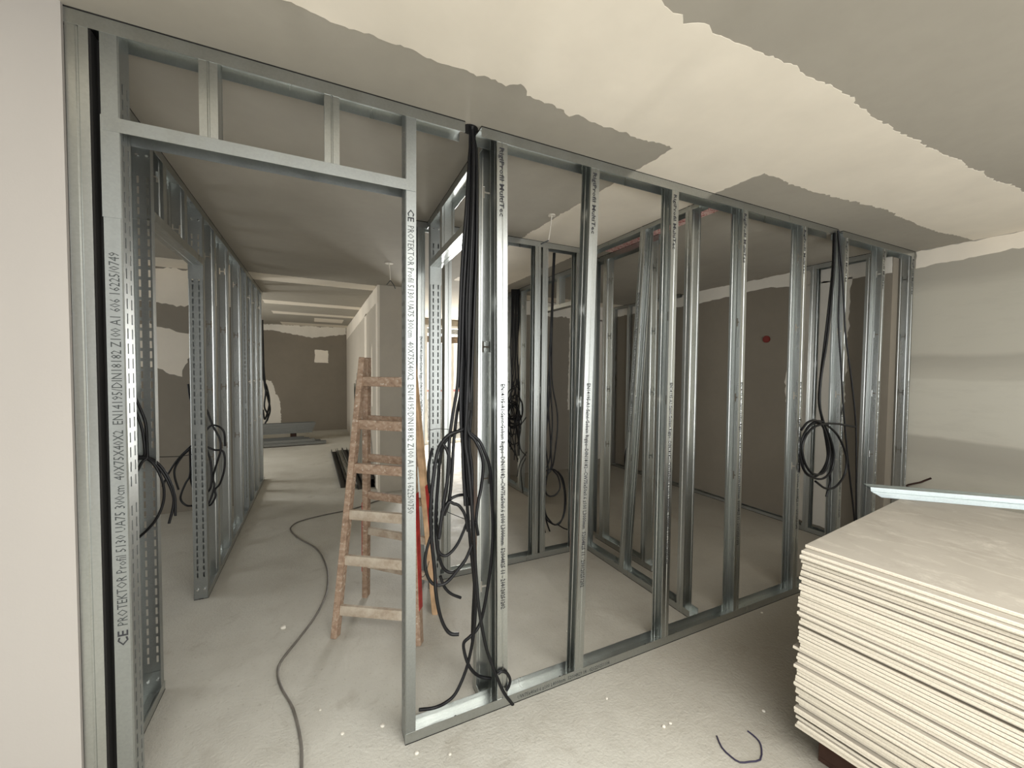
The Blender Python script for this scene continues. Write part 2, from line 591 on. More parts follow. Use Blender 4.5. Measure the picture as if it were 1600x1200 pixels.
for k, (ya, yb) in enumerate(((5.02, 5.42), (6.95, 7.32), (8.25, 8.62), (10.1, 10.75))):
    ceil_fill(None, 0.012, 5.0 + k, [Vector((-0.72 if k else -0.70, ya)), Vector((0.65, ya + 0.12)), Vector((0.65, yb + 0.05)), Vector((-0.72, yb))])
ceil_fill(None, 0.006, 11.0, [Vector((-0.05, 9.0)), Vector((0.5, 9.05)), Vector((0.5, 9.75)), Vector((-0.05, 9.7))], 'filler_patch')
ceil_fill(None, 0.012, 15.0, [Vector((-3.4, 4.75)), Vector((-0.75, 4.78)), Vector((-0.75, 5.2)), Vector((-3.4, 5.2))])
ceil_fill(None, 0.012, 16.0, [Vector((2.35, 4.8)), Vector((4.26, 4.85)), Vector((4.26, 5.14)), Vector((2.35, 5.14))])


def wall_x_fill(parent, X, pts, amp, seed, side=-1, name='filler_strip', m='filler_wall'):
    plate(name, ragged([Vector(p) for p in pts], amp, 0.03, seed), lambda p, t: (X - side * 0.0008 + side * t, p.x, p.y), 0.003, M[m], parent)


def wall_y_fill(parent, Y, pts, amp, seed, name='filler_strip', m='filler_wall'):
    plate(name, ragged([Vector(p) for p in pts], amp, 0.03, seed), lambda p, t: (p.x, Y + 0.0008 - t, p.y), 0.003, M[m], parent)


wall_x_fill(wall_right, 4.42, [(-2.0, 2.33), (0.6, 2.37), (1.1, 2.385), (1.58, 2.36), (1.58, 2.497), (-2.0, 2.497)], 0.010, 21, m='filler')
wall_x_fill(wall_right_rear, 4.27, [(1.67, 2.33), (2.3, 2.34), (2.72, 2.39), (3.6, 2.34), (4.6, 2.36), (5.1, 2.35), (5.1, 2.497), (1.67, 2.497)], 0.012, 22)
wall_x_fill(wall_right_rear, 4.27, [(1.98, 0.05), (2.46, 0.05), (2.44, 0.9), (2.49, 1.4), (2.43, 1.9), (2.46, 2.35), (1.95, 2.35), (1.97, 1.4)], 0.018, 23)
wall_y_fill(wall_rear, 5.15, [(1.88, 2.28), (3.0, 2.3), (4.25, 2.27), (4.25, 2.497), (1.88, 2.497)], 0.02, 24)
wall_y_fill(wall_rear, 5.15, [(3.42, 0.9), (3.62, 0.9), (3.62, 2.29), (3.44, 2.29)], 0.015, 33)
wall_y_fill(wall_rear, 5.15, [(3.75, 0.1), (4.1, 0.1), (4.12, 2.29), (3.72, 2.29)], 0.02, 34)
# side room wall: two broad white passes with grey board between
wall_y_fill(wall_side_room, 5.2, [(-3.4, 2.15), (-1.9, 2.12), (-1.55, 2.16), (-1.25, 2.12), (-0.78, 2.14), (-0.78, 2.497), (-3.4, 2.497)], 0.025, 25, m='filler')
wall_y_fill(wall_side_room, 5.2, [(-3.2, 1.45), (-2.0, 1.52), (-1.5, 1.50), (-1.25, 1.40), (-1.2, 1.58), (-1.1, 1.82), (-1.5, 1.92), (-2.0, 1.88), (-3.2, 1.92)], 0.025, 26, m='filler')
# corridor
wall_x_fill(wall_corridor, 0.652, [(5.07, 0.03), (5.2, 0.03), (5.22, 2.3), (7.0, 2.28), (10.7, 2.2), (10.7, 2.497), (5.07, 2.497)], 0.012, 27, m='filler')
wall_x_fill(wall_corridor, 0.652, [(6.25, 0.05), (6.55, 0.05), (6.55, 2.3), (6.25, 2.3)], 0.015, 28, m='filler')
wall_x_fill(wall_corridor, 0.652, [(5.55, 1.0), (5.68, 1.0), (5.7, 1.75), (5.6, 1.85)], 0.012, 29, m='filler')
wall_x_fill(wall_corridor, 0.652, [(5.95, 1.1), (6.05, 1.1), (6.05, 1.6), (5.97, 1.62)], 0.012, 30, m='filler')
wall_y_fill(wall_end, 10.75, [(-3.4, 2.32), (-0.9, 2.36), (-0.45, 2.28), (-0.1, 2.22), (0.64, 2.33), (0.64, 2.497), (-3.4, 2.497)], 0.02, 31)
wall_y_fill(wall_end, 10.75, [(-0.06, 1.64), (0.24, 1.63), (0.24, 1.93), (-0.05, 1.94)], 0.01, 32, 'filler_patch', 'filler')
wall_y_fill(wall_end, 10.75, [(-1.6, 0.2), (-0.75, 0.15), (-0.78, 0.7), (-0.95, 1.2), (-1.5, 1.25)], 0.03, 35, 'filler_patch')

# corner bead of the corridor block
obj('corner_bead', MB().box((0.6505, 5.0625, 0), (0.676, 5.0665, H)).mesh('corner_bead', M['filler']), wall_corridor)

# red printed tape in the joint of the ceiling between the two rows of studs
plate('printed_tape', [Vector((2.106, 1.67)), Vector((2.250, 1.67)), Vector((2.250, 2.74)), Vector((2.106, 2.74))], lambda p, t: (p.x, p.y, H + 0.0008 - t), 0.002, M['tape'], ceiling)
# round hole in the ceiling where the cables come down
obj('cable_hole', MB().disc((0.578, 1.625, H - 0.004), 0.034, 0.006).mesh('cable_hole', M['dark']), ceiling)
# socket hole with a dark red plug in the right wall
dp = at_x(1198, 530, 4.266)
red = tag(obj('box_plug', MB().disc((-0.012, 0, 0), 0.036, 0.014, 0).disc((-0.016, 0, 0), 0.026, 0.006, 0).mesh('box_plug', M['red_plastic'])), 'round dark red plug cap on the right wall behind the studs', 'cap')
red.location = dp


ORD = ['first', 'second', 'third', 'fourth', 'fifth', 'sixth', 'seventh', 'eighth', 'ninth', 'tenth', 'eleventh', 'twelfth', 'thirteenth', 'fourteenth', 'fifteenth', 'sixteenth',
       'seventeenth', 'eighteenth', 'nineteenth', 'twentieth', 'twenty first', 'twenty second', 'twenty third', 'twenty fourth', 'twenty fifth', 'twenty sixth', 'twenty seventh', 'twenty eighth', 'twenty ninth']

# ------------------------------------------------------------------ thin steel profiles
H_Z = (0.86, 1.34, 1.80, 2.27)


def sheet_mesh(name, sec, zs, holes, mat):
    """sec: open polyline of the cross section; holes(i, za, zb) says which cells of the sheet are punched out"""
    me = bpy.data.meshes.new(name)
    v, f = [], []
    n = len(sec)
    for z in zs:
        v += [(a, b, z) for a, b in sec]
    for k in range(len(zs) - 1):
        for i in range(n - 1):
            if holes and holes(i, zs[k], zs[k + 1]):
                continue
            f.append((k * n + i, k * n + i + 1, (k + 1) * n + i + 1, (k + 1) * n + i))
    me.from_pydata(v, [], f)
    me.materials.append(mat)
    return me


_cache = {}


def cw_mesh(L, s=1, hz=H_Z, mat='zinc'):
    """C stud 75 x 50: the flanges run from the web towards s * x and end in lips; H holes in the web"""
    key = ('cw', round(L, 3), s, hz, mat)
    if key in _cache:
        return _cache[key]
    fl = 0.048
    sec = [(fl * s, 0.007), (fl * s, 0.0), (0.028 * s, 0.0), (0.0255 * s, 0.0022), (0.0225 * s, 0.0022), (0.020 * s, 0.0), (0.0, 0.0)]
    web = [0.010, 0.012, 0.0175, 0.0255, 0.0495, 0.0575, 0.063, 0.065]
    off = {0.012: 0.0015, 0.063: 0.0015}
    w0 = len(sec) - 1
    for b in web:
        sec.append((off.get(b, 0.0) * s, b))
    sec += [(0.0, 0.075), (0.020 * s, 0.075), (0.0225 * s, 0.0728), (0.0255 * s, 0.0728), (0.028 * s, 0.075), (fl * s, 0.075), (fl * s, 0.068)]
    # web cell w0 + k spans web[k-1]..web[k]
    v1, cb, v2 = w0 + 3, (w0 + 4,), w0 + 5
    zs = {0.0, L}
    for z in hz:
        if z + 0.03 < L:
            zs |= {z - 0.025, z - 0.004, z + 0.004, z + 0.025}
    zs = sorted(zs)

    def holes(i, a, b):
        m = (a + b) / 2
        for z in hz:
            if abs(m - z) < 0.023 and i in (v1, v2):
                return True
            if abs(m - z) < 0.004 and i in cb:
                return True
        return False
    me = sheet_mesh('stud', sec, zs, holes, M[mat])
    _cache[key] = me
    return me


def ua_mesh(L, s=1, z0=0.14, z1=None, mat='zinc_dull', pitch=0.045):
    """heavy slotted U profile 75 x 40: two columns of long slots in the web"""
    z1 = L - 0.12 if z1 is None else z1
    key = ('ua', round(L, 3), s, z0, z1, mat)
    if key in _cache:
        return _cache[key]
    sec = [(0.040 * s, 0.0), (0.003 * s, 0.0), (0.0, 0.003), (0.0, 0.0170), (0.0, 0.0250), (0.0, 0.0500), (0.0, 0.0580), (0.0, 0.072), (0.003 * s, 0.075), (0.040 * s, 0.075)]
    zs = [0.0]
    sl = []
    z = z0
    while z + 0.032 < z1:
        if not (0.42 * L < z < 0.45 * L):
            zs += [z, z + 0.031]
            sl.append((z, z + 0.031))
        z += pitch
    zs.append(L)

    def holes(i, a, b):
        return i in (3, 5) and any(abs(a - p) < 1e-4 and abs(b - q) < 1e-4 for p, q in sl)
    me = sheet_mesh('door_post', sec, zs, holes, M[mat])
    _cache[key] = me
    return me


def track_mesh(L, up=1, w=0.075, fl=0.040, mat='zinc'):
    key = ('tr', round(L, 3), up, w, fl, mat)
    if key in _cache:
        return _cache[key]
    sec = [(0.0, fl * up), (0.0, 0.0), (w * 0.30, 0.0), (w * 0.34, 0.002 * up), (w * 0.66, 0.002 * up), (w * 0.70, 0.0), (w, 0.0), (w, fl * up)]
    me = bpy.data.meshes.new('track')
    n = len(sec)
    v = [(x, b, c) for x in (0.0, L) for b, c in sec]
    f = [(i, i + 1, n + i + 1, n + i) for i in range(n - 1)]
    me.from_pydata(v, [], f)
    me.materials.append(M[mat])
    _cache[key] = me
    return me


class Frame:
    """one partition: an Empty at its base; local x runs along the partition, local y through it, z up"""

    def __init__(self, name, org, rot, label, cat='partition', group=None):
        self.e = empty(name, org, label, cat, group)
        self.e.rotation_euler = (0, 0, rot)
        self.e['kind'] = 'thing'
        self.inv = (Matrix.Translation(org) @ Matrix.Rotation(rot, 4, 'Z')).inverted()

    def loc(self, p):
        return self.inv @ Vector(p)

    def track(self, name, x0, x1, z, up=1, w=0.075, fl=0.04, y=0.0, mat='zinc', t=0.0012):
        if name in ('ceiling_track', 'floor_track'):   # black sealing tape between the track and the slab
            za, zb = (H - 0.0042, H - 0.0002) if up < 0 else (0.0002, 0.0035)
            z = za - 0.0006 if up < 0 else zb + 0.0006
            obj('sealing_tape', MB().box((x0, y - 0.001, za), (x1, y + w + 0.001, zb)).mesh('sealing_tape', M['dark']), self.e)
        o = obj(name, track_mesh(x1 - x0, up, w, fl, mat), self.e, Matrix.Translation((x0, y, z)))
        return solid(o, t)

    def stud(self, xb, xt=None, z0=0.003, z1=H - 0.003, s=1, yb=0.001, kind='cw', name='stud', hz=H_Z, **kw):
        """upright whose web stands at local x = xb at the foot and xt at the head"""
        xt = xb if xt is None else xt
        L = math.hypot(z1 - z0, xt - xb)
        Z = Vector((xt - xb, 0, z1 - z0)).normalized()
        Yv = Vector((0, 1, 0))
        X = Yv.cross(Z).normalized()
        m = Matrix(((X.x, 0, Z.x, xb), (X.y, 1, Z.y, yb), (X.z, 0, Z.z, z0), (0, 0, 0, 1)))
        me = cw_mesh(L, s, hz, **kw) if kind == 'cw' else ua_mesh(L, s, **kw)
        o = obj(name, me, self.e, m)
        return solid(o, 0.0011 if kind == 'cw' else 0.002)

    def text(self, stud, body, s, z, down=True, cap=0.022, length=1.0, inkm='ink', across=0.024, bold=0.0):
        """print on the front flange of an upright, fitted to its real length"""
        xs = across * s
        tx = Vector((0, 0, -1)) if down else Vector((0, 0, 1))
        ty = Vector((1, 0, 0)) if down else Vector((-1, 0, 0))
        tz = tx.cross(ty)
        m = Matrix(((tx.x, ty.x, tz.x, xs), (tx.y, ty.y, tz.y, -0.0014), (tx.z, ty.z, tz.z, z), (0, 0, 0, 1)))
        return obj('printed_text', text_mesh(body, cap, length, inkm, bold), stud, m)


_texts = {}


def text_mesh(body, cap, length, inkm, bold=0.0):
    key = (body, cap, length, inkm)
    if key in _texts:
        return _texts[key]
    cu = bpy.data.curves.new('print', 'FONT')
    cu.body = body
    cu.size = cap / 0.70
    cu.offset = bold
    cu.resolution_u = 1
    o = bpy.data.objects.new('print', cu)
    COL.objects.link(o)
    dg = bpy.context.evaluated_depsgraph_get()
    me = bpy.data.meshes.new_from_object(o.evaluated_get(dg))
    bpy.data.objects.remove(o, do_unlink=True)
    xs = [v.co.x for v in me.vertices]
    k = length / max(1e-6, max(xs) - min(xs))
    x0 = min(xs)
    for v in me.vertices:
        v.co.x = (v.co.x - x0) * k
        v.co.y -= cap * 0.5
    me.name = 'printed_text'
    me.materials.clear()
    me.materials.append(M[inkm])
    _texts[key] = me
    return me


def screws(parent, pts, r=0.005):
    for p in pts:
        obj('screw', MB().disc((0, 0, 0), r, -0.004, 1, 10).mesh('screw', M['screw']), parent, Matrix.Translation(p))


TEXT_TOP = 'RigiProfil MultiTec'
TEXT_MID = 'EN14195-A1-Saint-Gobain Rigips--DIN18182--CW75x50x0.6 z100 L3000mm  52004825 11 - 210120251202'
TEXT_UA = 'PROTEKTOR Profil 5130 UA75 300cm  40X75X40X2  EN14195/DIN18182 Z100 A1 606 16225/07'

# ---------------- A: the long partition in front
A = Frame('stud_partition', (-0.6285, Y0, 0), 0.0, 'long galvanised stud partition with a door opening, nearest of all and bearing printed text', 'partition')
ax = lambda x: x + 0.6285
A.track('ceiling_track', 0.0, ax(0.543), H - 0.001, -1)
A.track('ceiling_track', ax(0.614), ax(3.275), H - 0.001, -1)
A.track('ceiling_track', ax(3.335), ax(4.418), H - 0.001, -1)
ft_r = A.track('floor_track', ax(0.306), ax(4.418), 0.001, 1)
A.track('floor_track', 0.0, ax(-0.52), 0.001, 1)
hd = A.track('door_header', ax(-0.553), ax(0.345), 2.220, -1, 0.079, 0.040, -0.002, 'zinc_dull')
obj('black_strip', MB().box((ax(-0.5785), 0.004, 0.02), (ax(-0.574), 0.072, 2.455)).mesh('black_strip', M['dark']), A.e)  # black strip along the open side of the end stud
end_stud = A.stud(ax(-0.627), s=1, kind='cw', hz=())
ualeft = A.stud(ax(-0.515), s=-1, kind='ua', name='door_post')
uaright = A.stud(ax(0.307), s=1, kind='ua', name='door_post')
for st, z, dn, num in ((ualeft, 0.715, False, '49'), (uaright, 2.045, True, '50')):
    k_ = -1 if st is ualeft else 1
    A.text(st, TEXT_UA + num, k_, z, dn, 0.024, 1.115, 'ink_faint', 0.020)
    A.text(st, 'CE', k_, z - 0.062 if not dn else z + 0.062, dn, 0.024, 0.046, 'ink', 0.020, 0.0006)
bm_ = MB().box((-0.0418, -0.0025, 1.93), (-0.0, -0.0008, 2.22))
obj('connector_plate', bm_.mesh('connector_plate', M['zinc_dull']), ualeft)
for xa in (-0.278, 0.076):
    A.stud(ax(xa), s=-1, z0=2.222, kind='cw', name='short_stud', hz=())
screws(uaright, [(0.001, 0.02, 2.40), (0.001, 0.05, 2.40)])


def a_stud(top, bot, s=-1, txt=True, faint='ink'):
    pt, pb = at_y(top[0], top[1], Y0), at_y(bot[0], bot[1], Y0)
    k = (pt.x - pb.x) / (pt.z - pb.z)
    xb = pb.x - k * pb.z
    xt = xb + k * H
    o = A.stud(ax(xb), ax(xt), s=s, z0=0.004, z1=H - 0.004)
    if txt:
        A.text(o, TEXT_TOP, s, 2.43, True, 0.021, 0.285, 'ink', 0.026, 0.0005)
        A.text(o, TEXT_MID, s, 1.435, True, 0.020, 0.99, 'ink', 0.022, 0.0004)
    return o


cw = [a_stud((793, 240), (793, 1080)), a_stud((937, 268), (911, 1045)), a_stud((1061, 302), (1044, 995)), a_stud((1169.5, 335), (1154, 950)), a_stud((1262, 356), (1246, 880)),
      a_stud((1327, 376), (1315, 760)), a_stud((1385, 392), (1369, 760)), a_stud((1429, 402), (1415.5, 760), 1)]
cw[7].matrix_basis = Matrix.Translation((-0.046, 0, 0)) @ cw[7].matrix_basis
# stamped print on the floor track
obj('printed_text', text_mesh('UW75x40x0.6 z100 L4000mm  52004829 14 - 021220251104', 0.018, 0.52, 'ink_faint'), ft_r, Matrix.Translation((0.50, -0.0013, 0.018)) @ Matrix.Rotation(math.pi / 2, 4, 'X'))
for xx in (0.22, 0.75, 1.3, 1.9, 2.6):
    obj('dowel', MB().disc((xx, 0.037, 0.001), 0.006, 0.004).mesh('dowel', M['dark']), ft_r)

R90 = math.pi / 2
# frames that run into depth: local x = world +y, local y = world -x, origin on the right-hand face
# ---------------- D: side partition with a doorway, right of the ladder
D = Frame('stud_partition', (0.726, 1.665, 0), R90 - 0.028, 'short stud partition with door opening behind the hanging cable bundle', 'partition')
dy = lambda y: y - 1.665
D.track('ceiling_track', dy(1.668), dy(2.757), H - 0.001, -1)
D.track('floor_track', dy(1.668), dy(1.75), 0.001, 1)
D.stud(dy(1.70), s=1, kind='cw', hz=(0.5, 1.0, 1.6, 2.285))
dp_ = D.stud(dy(2.67), s=1, kind='ua', name='door_post')
D.stud(dy(2.36), s=1, z0=2.222, kind='cw', name='short_stud', hz=())
D.track('door_header', dy(1.70), dy(2.672), 2.180, 1, 0.078, 0.04, -0.0015)
obj('closing_plate', MB().box((0.0405, 0.001, 0.0), (0.043, 0.074, 2.46)).mesh('closing_plate', M['zinc_dull']), dp_)
obj('connector_plate', MB().box((-0.003, -0.001, 2.06), (-0.001, 0.076, 2.22)).mesh('connector_plate', M['zinc_dull']), dp_)
for zz in (0.05, 2.43):
    for bb in (0.02, 0.055):
        obj('screw', MB().disc((-0.006, bb, zz), 0.007, 0.006, 0, 8).mesh('screw', M['screw']), dp_)

# ---------------- E: cross partition at the back of the small room
E_ = Frame('stud_partition', (0.726, 2.7605, 0), 0.0, 'cross stud partition at the back of the small empty room', 'partition')
ex = lambda x: x - 0.726
E_.track('ceiling_track', ex(0.60), ex(2.022), H - 0.001, -1)
E_.track('floor_track', 0.0, ex(2.022), 0.001, 1)
E_.stud(ex(0.805), s=1, hz=())
e0 = E_.stud(ex(0.665), s=-1, hz=())
E_.text(e0, TEXT_MID, -1, 1.72, True, 0.020, 0.99, 'ink', 0.026, 0.0004)
E_.stud(ex(1.570), s=-1)
E_.stud(ex(1.588), s=1)
E_.stud(ex(1.952), s=-1)

# ---------------- B1 / B2: twin partition with a gap between
B1 = Frame('stud_partition', (2.103, 1.695, 0), R90, 'left stud row of the twin partition right of the small room', 'partition')
by = lambda y: y - 1.695
B1.track('ceiling_track', by(1.695), by(2.835), H - 0.001, -1, 0.075, 0.026)
B1.track('floor_track', by(1.695), by(2.835), 0.001, 1)
B1.stud(by(1.745), s=1, hz=())
st = B1.stud(by(2.335), by(2.175), s=-1)
# print on the left-hand flange of the leaning stud
obj('printed_text', text_mesh(TEXT_MID, 0.020, 0.99, 'ink', 0.0004), st, Matrix(((0, -1, 0, -0.024), (0, 0, 1, 0.0759), (-1, 0, 0, 2.05), (0, 0, 0, 1))))
B1.stud(by(2.80), s=-1, hz=())
B2 = Frame('stud_partition', (2.318, 1.70, 0), R90, 'right stud row of the twin partition, its webs pierced with H slots', 'partition')
b2 = lambda y: y - 1.70
B2.track('ceiling_track', b2(2.22), b2(2.90), H - 0.001, -1)
B2.track('floor_track', b2(2.22), b2(2.90), 0.001, 1)
B2.stud(b2(2.29), s=1)
B2.stud(b2(2.80), s=1)

# ---------------- F: partition with a doorway behind the twin partition
F = Frame('stud_partition', (2.318, 2.93, 0), R90, 'deep stud partition with a doorway, behind the small room and its cross partition', 'partition')
fy = lambda y: y - 2.93
F.track('ceiling_track', 0.0, fy(5.14), H - 0.001, -1)
F.track('floor_track', fy(3.92), fy(5.14), 0.001, 1)
F.stud(fy(3.02), s=-1, kind='ua', name='door_post')
F.stud(fy(3.95), s=1, kind='ua', name='door_post')
F.track('door_header', fy(3.0), fy(3.95), 2.14, 1, 0.078, 0.04, -0.0015)
F.stud(fy(3.56), s=1, z0=2.182, name='short_stud', hz=())
F.stud(fy(4.42), s=1)
F.stud(fy(4.85), s=1)

# ---------------- C: partition along the corridor on the left
Cf = Frame('stud_partition', (-0.648, 1.665, 0), R90, 'stud partition with slotted door posts along the left of the corridor', 'partition')
Cf.track('ceiling_track', dy(1.668), dy(6.30), H - 0.001, -1)
Cf.track('floor_track', dy(1.668), dy(2.345), 0.001, 1)
Cf.track('floor_track', dy(3.175), dy(6.30), 0.001, 1)
p1 = Cf.stud(dy(2.335), s=-1, kind='ua', name='door_post')
p2 = Cf.stud(dy(3.18), s=1, kind='ua', name='door_post')
Cf.stud(dy(1.72), s=-1, hz=())
Cf.track('door_header', dy(2.33), dy(3.182), 2.145, 1, 0.078, 0.042, -0.0015)
Cf.stud(dy(2.46), s=1, z0=2.188, name='short_stud', hz=(0.20,))
Cf.stud(dy(2.80), s=1, z0=2.188, name='short_stud', hz=(0.06,))
for y_ in (3.50, 3.98, 4.56, 5.30, 5.72, 6.15):
    Cf.stud(dy(y_), s=1)
Cf.stud(dy(4.95), s=1, kind='ua', name='door_post')
obj('connector_plate', MB().box((-0.003, -0.001, 2.05), (-0.001, 0.076, 2.185)).mesh('connector_plate', M['zinc_dull']), p2)
obj('closing_plate', MB().box((0.0405, 0.001, 0.0), (0.043, 0.074, 2.05)).mesh('closing_plate', M['zinc_dull']), p2)
obj('foot_bracket', MB().box((-0.004, 0.001, 0.0), (-0.002, 0.074, 0.10)).mesh('foot_bracket', M['zinc_dull']), p1)
for st_ in (p1, p2):
    for bb in (0.02, 0.055):
        obj('screw', MB().disc((-0.008, bb, 0.06), 0.006, 0.006, 0, 8).mesh('screw', M['screw']), st_)
        obj('screw', MB().disc((-0.008, bb, 2.42), 0.006, 0.006, 0, 8).mesh('screw', M['screw']), st_)

# ---------------- linings along the right wall
G = Frame('stud_partition', (4.225, 1.665, 0), R90, 'short stud partition against the right wall behind the coiled cable', 'partition')
G.track('ceiling_track', 0.0, dy(2.27), H - 0.001, -1)
G.track('floor_track', 0.0, dy(2.27), 0.001, 1)
G.stud(dy(2.22), s=-1, hz=(0.62, 1.08, 1.58, 2.02))
G.stud(dy(1.75), s=1, hz=())
Lw = Frame('wall_lining', (4.268, 2.30, 0), R90, 'slim metal floor track with uprights along the right wall', 'wall lining')
ly = lambda y: y - 2.30
Lw.track('floor_track', 0.0, ly(5.12), 0.001, 1, 0.05, 0.03)
Lw.track('ceiling_track', ly(3.8), ly(5.12), H - 0.001, -1, 0.05, 0.03)
for y_ in (3.92, 4.72, 5.05):
    Lw.stud(ly(y_), s=1, hz=(), yb=-0.02)


# ------------------------------------------------------------------ cables
def catmull(pts, n=8):
    P = [Vector(p) for p in pts]
    P = [P[0] * 2 - P[1]] + P + [P[-1] * 2 - P[-2]]
    out = []
    for i in range(1, len(P) - 2):
        p0, p1_, p2_, p3 = P[i - 1:i + 3]
        for k in range(n):
            t = k / n
            out.append(0.5 * ((2 * p1_) + (p2_ - p0) * t + (2 * p0 - 5 * p1_ + 4 * p2_ - p3) * t * t + (3 * p1_ - p0 - 3 * p2_ + p3) * t ** 3))
    out.append(P[-2])
    return out


def cable(name, pts, r, label, cat='cable', group=None, mat='rubber', parent=None, n=7):
    c = bpy.data.curves.new(name, 'CURVE')
    c.dimensions = '3D'
    c.bevel_depth = r
    c.bevel_resolution = 2
    c.use_fill_caps = True
    P = catmull(pts, n)
    s = c.splines.new('POLY')
    s.points.add(len(P) - 1)
    for q, p in zip(s.points, P):
        q.co = (p.x, p.y, p.z, 1)
    c.materials.append(M[mat])
    o = bpy.data.objects.new(name, c)
    COL.objects.link(o)
    if parent is None:
        tag(o, label, cat, group)
    else:
        o.parent = parent
    return o


def to_mesh(o):
    """replace a curve or text object by the mesh it draws"""
    dg = bpy.context.evaluated_depsgraph_get()
    me = bpy.data.meshes.new_from_object(o.evaluated_get(dg))
    n = bpy.data.objects.new('tmp', me)
    COL.objects.link(n)
    n.parent = o.parent
    n.matrix_basis = o.matrix_basis.copy()
    for k in ('label', 'category', 'group', 'kind'):
        if k in o:
            n[k] = o[k]
    nm = o.name
    o.name = 'old'
    bpy.data.objects.remove(o, do_unlink=True)
    n.name = nm
    me.name = nm
    return n


def py(pts, Y, dy_=0.0, drift=None):
    out = []
    n = len(pts)
    for i, p in enumerate(pts):
        yy = Y + dy_ * math.sin(i * 1.7)
        if drift is not None:
            yy = Y + (drift - Y) * i / (n - 1)
        out.append(at_y(p[0], p[1], yy))
    return out


# main bundle by the door: every cable comes out of the round ceiling hole
G1 = 'black cables of the bundle hanging by the door'
top = [(738, 197), (738, 206)]
main = [
    ([(734, 240), (729, 320), (723, 400), (719, 480), (717, 550), (715, 600), (708, 645), (703, 680), (701, 715), (698, 760), (691, 800), (686, 840)], 1.605, 0.0070),
    ([(736, 240), (732, 320), (727, 400), (722, 480), (719, 550), (720, 610), (714, 645), (709, 690), (706, 740), (702, 780), (694, 805)], 1.628, 0.0070),
    ([(738, 240), (735, 320), (731, 400), (727, 480), (727, 560), (725, 640), (723, 690), (726, 740), (730, 790), (735, 850), (741, 910), (743, 950), (740, 990), (735, 1020), (727, 1050), (712, 1083), (696, 1098), (678, 1106), (655, 1109)], 1.640, 0.0070),
    ([(740, 240), (739, 320), (736, 400), (733, 480), (732, 560), (729, 640), (727, 690), (732, 730), (737, 790), (741, 850), (744, 900), (747, 940), (754, 985), (762, 1020), (773, 1048), (786, 1080), (804, 1105)], 1.585, 0.0072),
    ([(742, 240), (743, 320), (741, 400), (737, 480), (737, 560), (735, 640), (730, 670), (748, 688), (757, 706), (765, 730), (768, 770), (770, 830), (767, 880), (760, 930), (752, 968), (744, 985), (733, 996), (725, 1004), (725, 1016), (730, 1034), (738, 1048), (750, 1057), (767, 1060)], 1.650, 0.0072),
    ([(744, 240), (745, 320), (744, 400), (741, 480), (738, 560), (735, 630), (731, 672), (742, 688), (751, 706), (755, 728), (752, 760), (747, 785), (744, 812), (745, 825), (747, 836)], 1.612, 0.0070),
    ([(739, 240), (737, 320), (733, 400), (729, 480), (730, 560), (733, 630), (728, 665), (718, 673), (704, 678), (693, 688), (684, 705), (678, 740), (673, 790), (674, 840), (679, 890), (681, 925), (686, 955), (694, 978), (704, 990), (717, 991)], 1.595, 0.0074),
    ([(741, 240), (740, 320), (738, 400), (735, 480), (734, 560), (731, 640), (722, 668), (706, 680), (694, 693), (688, 715), (684, 760), (681, 810), (683, 855), (690, 882), (699, 893), (711, 893), (724, 880), (733, 862), (738, 846)], 1.660, 0.0070),
    ([(743, 240), (742, 320), (739, 400), (735, 480), (736, 560), (737, 630), (733, 690), (737, 730), (738, 770), (738, 820), (741, 870), (741, 920), (739, 960), (738, 1000)], 1.672, 0.0070),
]
main_labels = [
    'black cable at the left side of the hanging bundle, ending near the knot of loops', 'second black cable from the left of the hanging bundle beside the door',
    'long black cable of the bundle that curls along the floor towards the door post', 'black cable of the bundle whose cut end lies over the front floor track',
    'black cable of the bundle swinging right and looping low beside the first stud', 'black cable of the bundle ending in a blunt tip half way up the jamb stud',
    'black cable of the bundle whose cut end hangs low behind the door post', 'black cable of the bundle tied into the wide double loop', 'black cable hanging straight at the back of the bundle']
for (pts, Y, r), lb in zip(main, main_labels):
    cable('cable', py(top + pts, Y, 0.006), r, lb, 'cable', G1)
for i in range(8):
    o_ = (i - 3.5) * 1.6
    pts = [(738 + o_ * 0.5, 197), (738 + o_ * 0.6, 230), (738 + o_ * 0.9, 300), (735 + o_ * 1.1, 380), (731 + o_ * 1.2, 460), (729 + o_ * 1.25, 540), (727 + o_ * 1.3, 600), (726 + o_ * 1.1, 650), (726 + o_ * 0.7, 690), (729 + o_ * 0.9, 740), (732 + o_ * 0.9, 790 - 14 * (i % 3))]
    cable('cable', py(pts, 1.600 + 0.011 * (i % 4), 0.004), 0.0066, 'straight black cable, %s from the left under the ceiling hole' % ORD[i], 'cable', G1)
